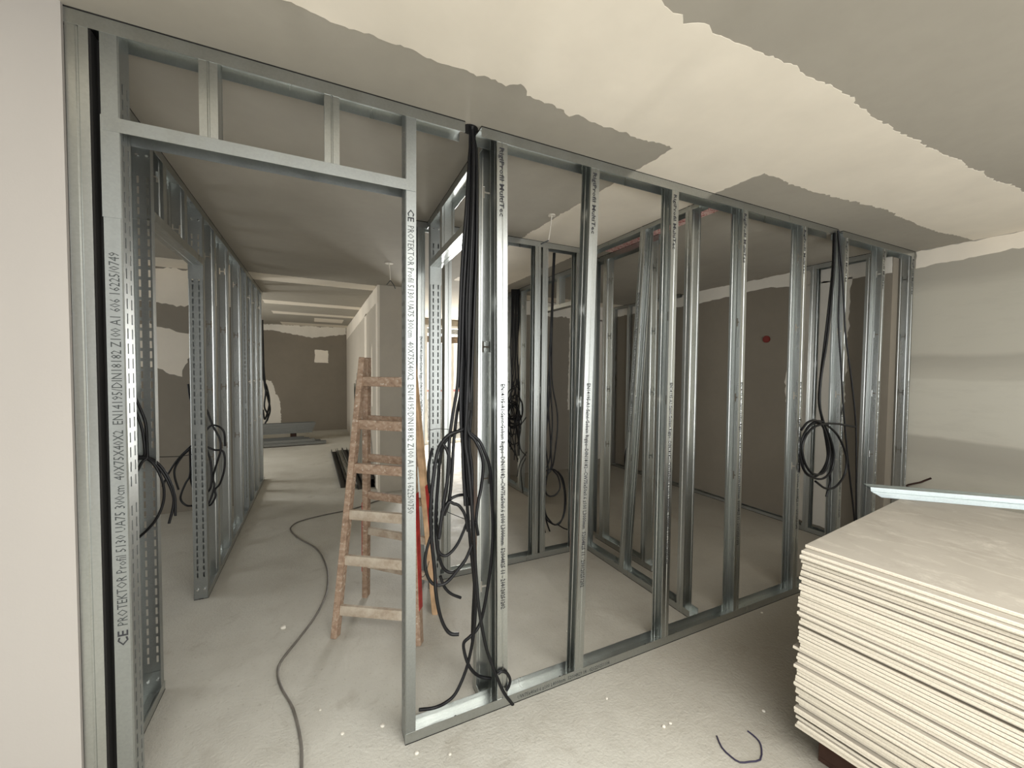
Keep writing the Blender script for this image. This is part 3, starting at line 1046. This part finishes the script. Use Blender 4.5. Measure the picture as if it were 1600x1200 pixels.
loops = [
    ([(686, 842), (688, 822), (693, 800), (701, 785), (709, 787), (718, 791), (727, 806), (731, 830)], 1.61, 'short black loop between the hanging cables, upper arc'),
    ([(684, 838), (692, 800), (702, 782), (713, 775), (724, 773), (734, 774)], 1.635, 'short black cable stub pointing right inside the bundle'),
    ([(731, 812), (723, 833), (713, 853), (701, 866), (692, 868), (685, 860), (684, 845)], 1.655, 'short black cable loop hanging low in the bundle'),
    ([(688, 900), (692, 912), (698, 922), (707, 929), (720, 934)], 1.70, 'short thick black cable end sticking out to the right near the post'),
    ([(673, 838), (667, 858), (664, 878), (667, 897), (675, 911), (687, 914), (699, 909), (714, 892), (728, 873), (738, 852)], 1.60, 'black cable loop bulging left across the ladder'),
    ([(778, 1053), (784, 1049), (792, 1052), (797, 1062), (795, 1072), (791, 1079)], 1.575, 'small black cable hook at the foot of the first stud'),
    ([(690, 690), (699, 705), (703, 725), (699, 750), (692, 790)], 1.60, 'black cable bend in the middle of the bundle'),
    ([(676, 700), (671, 720), (669, 745), (672, 770)], 1.70, 'short black cable arc at the slotted door post'),
]
for pts, Y, lb in loops:
    cable('cable', py(pts, Y), 0.0066, lb, 'cable', G1)
cable('tie_wire', py([(672, 672), (684, 670), (702, 671)], 1.72), 0.0013, 'thin black tie wire from the slotted post to the bundle', 'wire')
cable('tie_wire', py([(697, 799), (706, 803), (721, 809), (738, 815), (745, 817)], 1.60), 0.0014, 'thin tie wire slanting through the lower bundle', 'wire')
tag(obj('clip', MB().box((0, 0, 0), (0.02, 0.012, 0.03)).mesh('clip', M['dark'])), 'small black clip on the hanging cable bundle', 'clip').location = at_y(730, 641, 1.58)

# coil at the right end of the front partition
G2 = 'black cables of the coil by the right wall'
Yc = 1.574
cable('cable', py([(1303, 364), (1301, 420), (1295, 480), (1288, 540), (1281, 600), (1280, 630), (1285, 658), (1291, 690), (1293, 715), (1285, 735), (1272, 745), (1258, 738), (1253, 715), (1254, 690), (1262, 668), (1275, 661), (1288, 668), (1298, 690), (1300, 715), (1297, 740), (1297, 755), (1291, 776)], Yc), 0.0075,
      'black cable that runs down from the ceiling and winds into the right coil', 'cable', G2)
cable('cable', py([(1305, 364), (1303, 420), (1298, 480), (1291, 540), (1283, 590), (1281, 632), (1287, 660), (1297, 684), (1303, 710), (1299, 735), (1285, 748), (1268, 745), (1255, 732), (1251, 708), (1254, 684), (1266, 664), (1280, 658), (1293, 665), (1310, 682), (1322, 712), (1320, 740), (1306, 760), (1290, 763), (1274, 752)], Yc - 0.012), 0.0075,
      'black cable in the right coil with the wide loose lowest loop', 'cable', G2)
cable('cable', py([(1252, 672), (1262, 660), (1274, 657), (1285, 665), (1294, 690), (1296, 715), (1287, 738), (1270, 740), (1257, 722), (1254, 695), (1266, 672), (1284, 663), (1305, 662), (1320, 664), (1335, 667)], Yc - 0.024), 0.0075,
      'black cable of the right coil whose free end points right', 'cable', G2)
cable('cable', py([(1309, 360), (1312, 430), (1310, 500), (1314, 570), (1318, 640), (1325, 720), (1334, 800), (1338, 850)], Yc), 0.006, 'straight black cable left of two hanging right of the coil', 'cable')
cable('cable', py([(1310, 360), (1317, 440), (1321, 520), (1330, 590), (1337, 660), (1338, 730), (1338, 800), (1340, 850)], Yc - 0.01), 0.006, 'straight black cable right of two hanging right of the coil', 'cable')

# coils on the left, in the corridor partition
G3 = 'black cables in the corridor partition'
Yl = 2.30
left_c = [
    ([(205, 600), (212, 622), (222, 645), (228, 665), (230, 700), (230, 715), (222, 722), (214, 737)], 'thick black cable bending down behind the left door post'),
    ([(204, 622), (213, 645), (222, 670), (226, 700), (225, 712), (214, 713)], 'black cable beside the left door post, left of its twin'),
    ([(214, 714), (228, 716), (240, 725), (250, 742), (256, 762), (255, 785), (246, 808), (232, 826), (217, 840)], 'black cable arching from the left knot down to a point'),
    ([(214, 717), (232, 717), (246, 728), (260, 748), (270, 772), (271, 790), (264, 818)], 'black cable arching from the left knot to a short brown end'),
    ([(216, 715), (234, 716), (250, 727), (264, 748), (273, 775), (274, 806)], 'black cable arching furthest right from the left knot'),
]
for pts, lb in left_c:
    cable('cable', py(pts, Yl, 0.004), 0.0055, lb, 'cable', G3)
cable('tie_wire', py([(218, 714), (250, 714), (280, 713), (300, 710)], 2.75), 0.002, 'thin black tie wire across the left doorway', 'wire')
Ym = 3.25
mid_c = [
    ([(294, 600), (298, 625), (310, 650), (321, 638), (332, 664), (343, 685), (345, 702), (340, 720), (333, 745), (335, 760), (327, 785), (322, 790)], 'black cable slanting down into the second left coil'),
    ([(321, 674), (330, 665), (341, 666), (350, 675), (352, 697)], 'black cable hook at the top of the second left coil'),
    ([(300, 695), (290, 705), (276, 720), (263, 740), (254, 760)], 'black cable leaving the second left coil to the lower left'),
    ([(296, 702), (284, 714), (274, 730), (273, 745), (279, 765)], 'black cable with a short free end left of the second coil'),
    ([(297, 700), (297, 740), (290, 755), (283, 772), (283, 782), (292, 790), (305, 790)], 'black cable hanging as a teardrop loop in the second left coil'),
    ([(323, 698), (335, 703), (349, 706), (351, 730), (344, 755), (336, 765), (337, 775), (330, 788), (324, 790)], 'black cable with the widest right loop of the second left coil'),
    ([(322, 700), (329, 720), (331, 745), (329, 762), (324, 770)], 'black cable at the core of the second left coil'),
    ([(300, 705), (312, 730), (318, 750), (316, 770), (304, 765), (298, 745), (304, 715), (322, 702)], 'black cable ring behind the slotted post of the second coil'),
]
for pts, lb in mid_c:
    cable('cable', py(pts, Ym, 0.006), 0.0062, lb, 'cable', G3)
far_c = [[(409, 500), (411, 560), (413, 600), (418, 620), (422, 640), (417, 658)], [(409.5, 500), (411, 540), (412, 575), (415, 610), (413, 635), (419, 650), (414, 662)], [(410, 500), (411, 560), (411, 590), (417, 605), (421, 630), (414, 655), (411, 640)]]
for i, pts in enumerate(far_c):
    cable('cable', py(pts, 6.38), 0.011, 'black cable %s in the clump at the corridor end' % ('looping furthest right', 'hanging straightest', 'crossing back to the left')[i], 'cable', 'far cable clump')

# dense bundle behind the small room
G4 = 'black cables of the dense bundle deep in the right rooms'
for i in range(11):
    px0 = 799.5 + i * 1.25
    pts = [(px0, 452), (px0 + random.uniform(-1, 1), 500), (px0 + random.uniform(-2, 2), 550), (px0 + random.uniform(-3, 3), 590)]
    cx, cyy, rr = 803 + random.uniform(-3, 3), 620 + random.uniform(-10, 40), random.uniform(7, 13)
    for k in range(random.choice((6, 9, 11))):
        a = k * 0.9 + i
        pts.append((cx + rr * math.cos(a), cyy + rr * 1.5 * math.sin(a) + k * 2.5))
    pts.append((cx + random.uniform(-8, 14), 700 + random.uniform(-5, 25)))
    cable('cable', py(pts, 4.36 + 0.012 * i), 0.007, 'black cable, %s from the left at the top of the dense tangle' % ORD[i], 'cable', G4)
for pts, lb in (([(822, 652), (812, 670), (813, 700), (822, 712)], 'thin black cable curve right of the dense tangle'), ([(823, 706), (812, 725), (808, 745)], 'short black cable end below the dense tangle'),
                ([(821, 716), (814, 735), (817, 770)], 'black cable drooping below the dense tangle to the floor track'), ([(797, 668), (803, 695), (809, 722)], 'thin black cable leaning left below the dense tangle')):
    cable('cable', py(pts, 4.30), 0.006, lb, 'cable')

# cables behind the cross partition
G5 = 'black cables hanging behind the cross partition'
Yr = 2.90
rear_c = [
    [(866, 395), (864, 440), (862, 480), (860, 520), (859, 560), (856, 600), (857, 640), (860, 690), (858, 720), (848, 740), (842, 770), (845, 805), (852, 832)],
    [(865, 395), (863, 440), (862, 480), (861, 530), (858, 575), (855, 620), (853, 660), (850, 700), (846, 740), (846, 770), (851, 805), (862, 818), (874, 818), (881, 800), (882, 770), (876, 745), (868, 735), (860, 733)],
    [(867, 395), (865, 440), (863, 500), (862, 550), (863, 600), (870, 640), (871, 670), (866, 715), (862, 732), (854, 745), (850, 770), (852, 800), (858, 812), (868, 820), (880, 808), (884, 780), (880, 750), (872, 737)],
    [(866, 396), (864, 450), (861, 510), (858, 560), (859, 610), (856, 650), (852, 690), (856, 730), (852, 765), (858, 775), (868, 773), (875, 762), (872, 745), (864, 735)],
    [(865, 396), (863, 450), (861, 510), (859, 570), (861, 620), (863, 660), (861, 700), (861, 730), (850, 738), (845, 760), (848, 790), (854, 815), (859, 830)],
]
rear_l = ['black cable at the left of the coil behind the cross partition, pointed loop lowest', 'black cable forming the outer right ring of the coil behind the cross partition', 'black cable bowing right above the coil behind the cross partition',
          'black cable with the small bright tipped ring behind the cross partition', 'black cable at the core of the coil behind the cross partition']
for pts, lb in zip(rear_c, rear_l):
    cable('cable', py(pts, Yr, 0.008), 0.0065, lb, 'cable', G5)
cable('cable', py([(872, 820), (882, 826), (894, 829)], 2.9), 0.005, 'thin black cable end pointing right below the rear coil', 'cable')
cable('cable', py([(984, 690), (978, 705), (977, 725), (982, 742)], 4.3), 0.010, 'dark cable arc beside the leaning stud near the right wall', 'cable')

# extension cable over the floor
ex_px = [(471, 1215), (470, 1160), (458, 1108), (440, 1075), (434, 1052), (440, 1032), (465, 1000), (490, 967), (505, 940), (512, 915), (510, 885), (495, 858), (468, 842), (455, 830), (456, 822), (470, 814), (505, 805), (545, 797), (568, 790), (600, 780), (640, 776)]
cable('extension_cable', [at_z(x, y, 0.006) for x, y in ex_px], 0.006, 'long dusty grey cable snaking over the screed under the ladder', 'cable', mat='grey_cable')

# ------------------------------------------------------------------ wires hanging from the ceiling
for nm, (px, pyy), bottom, lb in (('one', (608, 411), (610, 438), 'thin white ceiling wire with round cap in the corridor'), ('two', (862, 336), (857, 376), 'thin white ceiling wire with round cap over the small room')):
    p = at_z(px, pyy, H)
    e = empty('ceiling_wire', p, lb, 'wire')
    obj('cap', MB().disc((0, 0, -0.006), 0.038 if nm == 'one' else 0.024, 0.006).mesh('cap', M['white_plastic']), e)
    q = at_y(bottom[0], bottom[1], p.y) - p
    cable('wire', [(0, 0, -0.004), q * 0.5 + Vector((0.003, 0, 0)), q], 0.005 if nm == 'one' else 0.003, None, parent=e, mat='white_plastic')
    if nm == 'one':
        cable('wire_tail', [q, q + Vector((-0.03, 0, -0.04)), q + Vector((-0.035, 0, -0.045))], 0.004, None, parent=e, mat='ink_faint')
        cable('wire_tail', [q, q + Vector((0.03, 0, -0.04)), q + Vector((0.045, 0, -0.075))], 0.004, None, parent=e, mat='ink_faint')
    else:
        cable('wire_tail', [q, q + Vector((-0.03, 0, -0.015)), q + Vector((-0.055, 0, -0.03))], 0.004, None, parent=e, mat='ink_faint')

# ------------------------------------------------------------------ wooden stepladder
FL, FR = at_z(524, 995, 0), at_z(655, 1006, 0)
BL, BR = at_z(572, 931, 0), at_z(681, 957, 0)
TL, TR = at_y(570.5, 561, 2.57), Vector((0.482, 2.34, 1.56))
TL.z = 1.565
lad = empty('stepladder', ((FL + FR + BL + BR) / 4), 'worn wooden folding stepladder spattered with plaster, standing in the doorway', 'ladder')
LO = Vector(lad.location)
LO.z = 0
lad.location = LO
side = (FR - FL).normalized()
back = Vector((-side.y, side.x, 0))
if back.y < 0:
    back = -back


def lbar(name, p, q, w, h, upv, mat, bev=0.004, taper=1.0, parent=None):
    # own frame: the origin at p so that the grain of the wood starts there
    p, q = Vector(p), Vector(q)
    me = MB().bar(Vector((0, 0, 0)), q - p, w, h, upv, taper).mesh(name, mat if isinstance(mat, list) else M[mat])
    return obj(name, me, parent or lad, Matrix.Translation(p - LO), bev)


front = {}
for nm, f, t, back_off in (('fl', FL, TL, -0.022), ('fr', FR, TR, -0.022), ('bl', BL, TL, 0.022), ('br', BR, TR, 0.022)):
    t2 = t + back * back_off
    front[nm] = (f, t2)
    mt = 'wood' if nm in ('fl', 'bl') else ('wood' if nm == 'fr' else 'wood_light')
    st_ = lbar('stile', f, t2, 0.034, 0.052, back, mt)
    if nm in ('fr', 'br', 'bl'):   # red paint on the lower half of these stiles
        d = (t2 - f)
        a, b = f + d * (0.10 if nm == 'br' else 0.12), f + d * (0.52 if nm != 'bl' else 0.42)
        off = side * (0.0165 if nm != 'bl' else -0.0165)
        lbar('red_paint', a + off, b + off, 0.003, 0.0525, back, 'red_paint', 0.0)
pt_on = lambda s, z: s[0] + (s[1] - s[0]) * (z / s[1].z)
for i, z in enumerate((0.145, 0.415, 0.665, 0.925, 1.175, 1.425)):
    p, q = pt_on(front['fl'], z), pt_on(front['fr'], z)
    lbar('rung', p + side * 0.004, q - side * 0.004, 0.024, 0.056, (0, 0, 1), 'wood_dusty' if i < 3 else 'wood', 0.003)
for i, z in enumerate((0.23, 0.46, 0.70, 0.945, 1.19)):
    p, q = pt_on(front['bl'], z), pt_on(front['br'], z)
    lbar('rung', p + side * 0.004, q - side * 0.004, 0.024, 0.046, (0, 0, 1), 'wood_dusty' if i < 2 else 'wood', 0.003)
for t in (TL, TR):
    k = -1 if t is TL else 1
    obj('hinge', MB().bar(t - LO + side * k * 0.02 - back * 0.035 + Vector((0, 0, -0.035)), t - LO + side * k * 0.02 + back * 0.035 + Vector((0, 0, -0.035)), 0.004, 0.05).mesh('hinge', M['zinc_dull']), lad)
ch = pt_on(front['fr'], 0.38) - LO
ch2 = pt_on(front['br'], 0.36) - LO
cable('chain', [ch, (ch + ch2) / 2 - Vector((0, 0, 0.07)), ch2], 0.002, None, parent=lad, mat='ink_faint')

# ------------------------------------------------------------------ stack of plasterboard on a pallet
UD, VD = Vector((0.9936, 0.1130, 0)), Vector((-0.1130, 0.9936, 0))
CORNER = Vector((1.652, 0.885, 0))
BT, NB = 0.0117, 55
Z0 = 0.128
ULEN, VLEN = 1.30, 2.0
ROT = math.atan2(UD.y, UD.x)


def board_mesh(uu, vv):
    # edges wrapped in cream paper, faces grey; long edges slightly rounded
    r = 0.0013
    prof = [(0.0, r), (r * 0.4, r * 0.35), (r, 0.0)]
    me = bpy.data.meshes.new('plasterboard_sheet')
    ring = lambda d, z: [(d, -vv + d, z), (uu - d, -vv + d, z), (uu - d, -d, z), (d, -d, z)]
    lv = [(r, 0.0), (0.0, r), (0.0, BT - r), (r, BT)]
    v, f, mi = [], [], []
    for d, z in lv:
        v += ring(d, z)
    f.append((3, 2, 1, 0))
    mi.append(0)
    for k in range(3):
        for i in range(4):
            f.append((k * 4 + i, k * 4 + (i + 1) % 4, k * 4 + 4 + (i + 1) % 4, k * 4 + 4 + i))
            mi.append(1)
    f.append((12, 13, 14, 15))
    mi.append(0)
    me.from_pydata(v, [], f)
    me.materials.append(M['board_face'])
    me.materials.append(M['board_edge'])
    me.polygons.foreach_set('material_index', mi)
    return me


def mat_board_face():
    n = NT('board_face_dusty')
    a = n.noise(2.2, 5, 0.62)
    col = n.ramp(a, [(0.3, (0.33, 0.30, 0.252)), (0.7, (0.40, 0.365, 0.31))])
    sc = n.noise(5, 6, 0.75, (1, 0.6, 1), 'Object', 2.0)
    col = n.mix(n.ramp(sc, [(0.54, 0.0), (0.70, 0.6)]), col, (0.56, 0.52, 0.445))
    col = n.mix(n.ramp(n.noise(9, 6, 0.75, (1, 0.8, 1)), [(0.35, 0.22), (0.50, 0.0)]), col, (0.24, 0.21, 0.17))
    n.base(col)
    n.rough(n.ramp(a, [(0.3, 0.55), (0.7, 0.75)]))
    n.b.inputs['Specular IOR Level'].default_value = 0.35
    n.bump(n.noise(40, 3), 0.06, 0.003)
    return n.m


M['board_face'] = mat_board_face()
bme = board_mesh(ULEN, VLEN)
shift = {NB - 1: (0.022, 0.008), NB - 2: (0.004, -0.002), NB - 3: (-0.016, -0.002), NB - 4: (0.004, -0.004), 15: (0.020, 0.0), 14: (0.012, 0.0), 20: (0.016, 0), 21: (0.010, 0), 8: (0.012, 0.004), 9: (0.006, 0), 3: (0.02, 0.01), 4: (0.016, 0.008), 0: (0.012, 0.006)}
# where the sheets stand in or out along the visible face, bottom to top
wave = [0.010, 0.006, 0.0, 0.008, 0.006, -0.004, -0.006, 0.0, 0.004, 0.002, 0.0, -0.002, -0.004, -0.016, -0.018, -0.012, -0.016, -0.014, -0.010, -0.012, -0.006, 0.0, 0.002, 0.0, 0.006, 0.008, 0.006, 0.004, 0.002, 0.006, 0.008, 0.010, 0.002, 0.000, 0.004, -0.008, -0.010, -0.004, 0.004,
        0.006, 0.0, -0.004, 0.002, 0.004, 0.003, 0.004, 0.006, 0.004, 0.002, 0.004, 0.006, 0.008, -0.014, 0.003, 0.040]
recess = {13: 0.014, 20: 0.012, 23: 0.016, 4: 0.030, 7: 0.012, 36: 0.010, 10: 0.008, 31: 0.008, 40: 0.007, 44: 0.008, 46: 0.006, 48: 0.008, 28: 0.005, 17: 0.006}
z = Z0
gap_after = {12: 0.003, 20: 0.004, 23: 0.005, 3: 0.006, 7: 0.002, 34: 0.002, NB - 2: 0.003, 46: 0.001, 42: 0.001, 28: 0.001}
GB = 'plasterboard sheets of the stack'
for i in range(NB):
    du = wave[i % len(wave)] * 1.0 + recess.get(i, 0.0) + random.uniform(-0.002, 0.002)
    dv = wave[(i * 7 + 3) % len(wave)] * 0.5 + random.uniform(-0.003, 0.003)
    p = CORNER + UD * du + VD * dv
    if i == NB - 1:
        lb = 'dusty grey plasterboard sheet lying topmost on the stack'
    elif i == NB - 2:
        lb = 'plasterboard sheet directly under the topmost one, sticking out towards the camera'
    elif i == NB - 3:
        lb = 'plasterboard sheet third from the top, its corner sticking out furthest left'
    elif i == 0:
        lb = 'lowest plasterboard sheet of the stack, lying on the dark pallet'
    elif i < 27:
        lb = 'cream edged plasterboard sheet, %s from the bottom of the stack on the pallet' % ORD[i]
        if i in recess:
            lb = 'plasterboard sheet set back under a dark gap, %s from the bottom of the stack' % ORD[i]
    else:
        lb = 'cream edged plasterboard sheet, %s from the top of the stack' % ORD[NB - 1 - i]
        if i in recess:
            lb = 'plasterboard sheet set slightly back, %s from the top of the stack' % ORD[NB - 1 - i]
    b = tag(obj('plasterboard_sheet', bme), lb, 'plasterboard', GB)
    b.location = (p.x, p.y, z)
    b.rotation_euler = (0, 0, ROT + random.uniform(-0.0015, 0.0015))
    z += BT + 0.0007 + (0.0010 if i + 1 in recess or i in recess else 0.0)
ZTOP = z

pal = empty('pallet', (CORNER.x, CORNER.y, 0), 'dark brown wooden pallet under the stack of plasterboard', 'pallet')
pal.rotation_euler = (0, 0, ROT)
for k in range(6):
    obj('deck_board', MB().box((0.06, -0.16 - k * 0.36, 0.105), (ULEN - 0.05, -0.05 - k * 0.36, 0.127)).mesh('deck_board', M['pallet_wood']), pal, bevel=0.002)
for k in range(3):
    x = 0.08 + k * (ULEN - 0.27)/2
    obj('runner', MB().box((x, -VLEN + 0.02, 0.085), (x + 0.1, -0.05, 0.105)).mesh('runner', M['pallet_wood']), pal, bevel=0.002)
    obj('base_board', MB().box((x, -VLEN + 0.02, 0.0), (x + 0.1, -0.05, 0.02)).mesh('base_board', M['pallet_wood']), pal, bevel=0.002)
    for j in range(3):
        y = -0.17 - j * 0.84
        obj('block', MB().box((x, y, 0.02), (x + 0.1, y + 0.12, 0.085)).mesh('block', M['pallet_wood']), pal, bevel=0.002)

# bright profile lying over the far edge of the stack
pa, pb = at_z(1372, 777, ZTOP), at_z(1600, 797, ZTOP)
dirp = (pb - pa)
dirp.z = 0
dirp.normalize()
prp = Vector((-dirp.y, dirp.x, 0))
L_ = 2.0
hh = 0.050
sec = [(0.0, 0.0), (0.0, 0.022), (0.002, 0.025), (0.0, 0.028), (0.0, hh), (0.024, hh), (0.027, hh - 0.002), (0.048, hh - 0.002), (0.051, hh), (0.075, hh), (0.075, 0.0)]
v, f = [], []
for k in range(2):
    for (a, c) in sec:
        lx = L_ if k else (-0.0 + (0.05 * (1 - c / 0.03) if c < 0.03 else 0.0))
        v.append((lx, a, c))
n_ = len(sec)
f = [(i, i + 1, n_ + i + 1, n_ + i) for i in range(n_ - 1)]
me = bpy.data.meshes.new('loose_profile')
me.from_pydata(v, [], f)
me.materials.append(M['zinc_bright'])
lp = tag(obj('loose_profile', me), 'single bright galvanised profile with a cut end lying on top of the plasterboard stack', 'metal profile')
s0 = pa - dirp * 0.035
lp.matrix_world = Matrix(((dirp.x, prp.x, 0, s0.x), (dirp.y, prp.y, 0, s0.y), (0, 0, 1, ZTOP + 0.001), (0, 0, 0, 1)))
solid(lp, 0.0012)

# rod poking up behind the stack
cable('rod', [Vector((4.41, 1.05, 0.60)), at_x(1422, 762, 4.36), at_x(1440, 753, 4.37), at_x(1455, 747, 4.38)], 0.007, 'thin brown rod poking up behind the stack at the right wall', 'rod', mat='dark_brown')

# ------------------------------------------------------------------ profiles stored in the corridor
GP = 'loose profiles leaning on the corridor wall'


def loose_cw(p, q, label, roll=0.0, group=GP, mat='zinc'):
    p, q = Vector(p), Vector(q)
    L = (q - p).length
    o = tag(obj('loose_profile', cw_mesh(round(L, 2), 1, (), mat)), label, 'metal profile', group)
    Zv = (q - p).normalized()
    m = Zv.to_track_quat('Z', 'Y').to_matrix().to_4x4() @ Matrix.Rotation(roll, 4, 'Z')
    o.matrix_world = Matrix.Translation(p) @ m
    return solid(o, 0.0015)


M['shadow_steel'] = mat_plain('steel_shadow_black', (0.012, 0.012, 0.013), 0.45, 0.0, 0.2, 12, 0.4)  # shadow inside the open profiles, put into the steel's colour
loose_cw((0.255, 5.45, 0.001), (0.215, 7.9, 0.001), 'dark profile lying flat on the floor furthest from the corridor wall', 1.5708, mat='shadow_steel')
loose_cw((0.365, 5.36, 0.001), (0.315, 8.0, 0.001), 'pale edged profile lying second from left on the corridor floor', 1.5708)
loose_cw((0.445, 5.30, 0.001), (0.40, 8.0, 0.001), 'dark profile lying against the pale edged one on the corridor floor', 1.5708, mat='shadow_steel')
for k in range(3):
    loose_cw((0.585, 5.33, 0.002 + 0.051 * k), (0.56, 8.0, 0.002 + 0.051 * k), ('dark profile lying lowest in the pile at the foot of the corridor wall', 'dark profile in the middle of the pile at the foot of the corridor wall', 'dark profile lying topmost in the pile at the foot of the corridor wall')[k], 1.5708, mat='shadow_steel')
loose_cw((0.50, 5.75, 0.165), (0.575, 7.0, 1.25), 'steel profile leaning lowest on the corridor wall', 0.4)
loose_cw((0.51, 5.55, 0.165), (0.575, 6.45, 1.42), 'steel profile leaning steepest on the corridor wall', 0.2)
GQ = 'profiles stacked at the end of the corridor'
for k in range(4):
    for j in range(2):
        loose_cw((-2.2 + 0.07 * j + 0.05 * k, 9.25 + 0.085 * j, 0.185 + k * 0.052), (-0.10 - 0.03 * j + 0.02 * k, 9.3 + 0.085 * j, 0.185 + k * 0.052), 'profile in the raised pile at the corridor end, %s layer, %s row' % (('lowest', 'second', 'third', 'topmost')[k], ('front', 'rear')[j]), 1.57, GQ, 'zinc_dark')
for k in range(2):
    for j in range(3):
        loose_cw((-2.3 + 0.06 * j, 8.75 + 0.16 * j, 0.02 + k * 0.055), (0.15 - 0.2 * k - 0.1 * j, 8.85 + 0.16 * j, 0.02 + k * 0.055), 'profile in the low pile at the corridor end, %s layer, %s row' % (('lower', 'upper')[k], ('front', 'middle', 'rear')[j]), 1.57, GQ, 'zinc_dark')
sup = empty('trestle', (-1.0, 9.34, 0), 'low dark wooden support under the raised profile pile', 'support')
for k, xx in enumerate((-1.0, 0.55)):
    obj('beam', MB().box((xx - 0.05, -0.10, 0.0), (xx + 0.05, 0.14, 0.18)).mesh('beam', M['pallet_wood']), sup, bevel=0.003)

# ------------------------------------------------------------------ small things on the floor
cable('strap_scrap', [at_z(x, y, 0.004) for x, y in ((1120, 1150), (1128, 1168), (1142, 1182), (1156, 1191), (1172, 1190), (1188, 1187), (1190, 1170), (1186, 1158), (1176, 1148), (1168, 1142))], 0.003, 'violet grey scrap of strapping bent into a hook on the floor', 'strap', mat='violet', n=2)
crumb_px = [(443, 982, 0.016), (535, 1147, 0.007), (598, 1135, 0.009), (651, 1177, 0.008), (1037, 1136, 0.008), (1047, 1131, 0.007), (948, 1092, 0.006), (703, 1179, 0.006), (1193, 1112, 0.007), (886, 987, 0.006), (1190, 958, 0.007), (500, 1110, 0.005)]
for i, (x, y, r) in enumerate(crumb_px):
    me = bpy.data.meshes.new('plaster_crumb')
    bm = bmesh.new()
    bmesh.ops.create_icosphere(bm, subdivisions=2, radius=r)
    for vv in bm.verts:
        vv.co *= 1 + 0.35 * noise.noise(vv.co * 90 + Vector((i * 3.1, 0, 0)))
        vv.co.z *= 0.55
    bm.to_mesh(me)
    bm.free()
    me.materials.append(M['crumb'])
    lb = ['largest pale plaster crumb, left of the floor cable', 'tiny plaster crumb right of the floor cable at the bottom of the picture', 'pale plaster crumb just left of the foot of the right door post',
          'pale plaster crumb in front of the right door post, at the bottom edge', 'pale plaster crumb left of a pair in the middle of the front floor', 'pale plaster crumb right of a pair in the middle of the front floor',
          'tiny plaster crumb in front of the floor track near the second stud', 'tiny plaster crumb at the bottom edge, left of the first stud', 'tiny plaster crumb between the violet strap and the stack',
          'tiny plaster crumb on the floor of the small room', 'tiny plaster crumb beside the floor track near the stack', 'tiny plaster crumb right of the floor cable, level with its bend'][i]
    o = tag(obj('plaster_crumb', me), lb, 'crumb', 'plaster crumbs on the floor')
    q = at_z(x, y, 0)
    o.location = (q.x, q.y, r * 0.45)

# curves and prints become plain meshes
for o in [x for x in bpy.data.objects if x.type in ('CURVE', 'FONT')]:
    to_mesh(o)
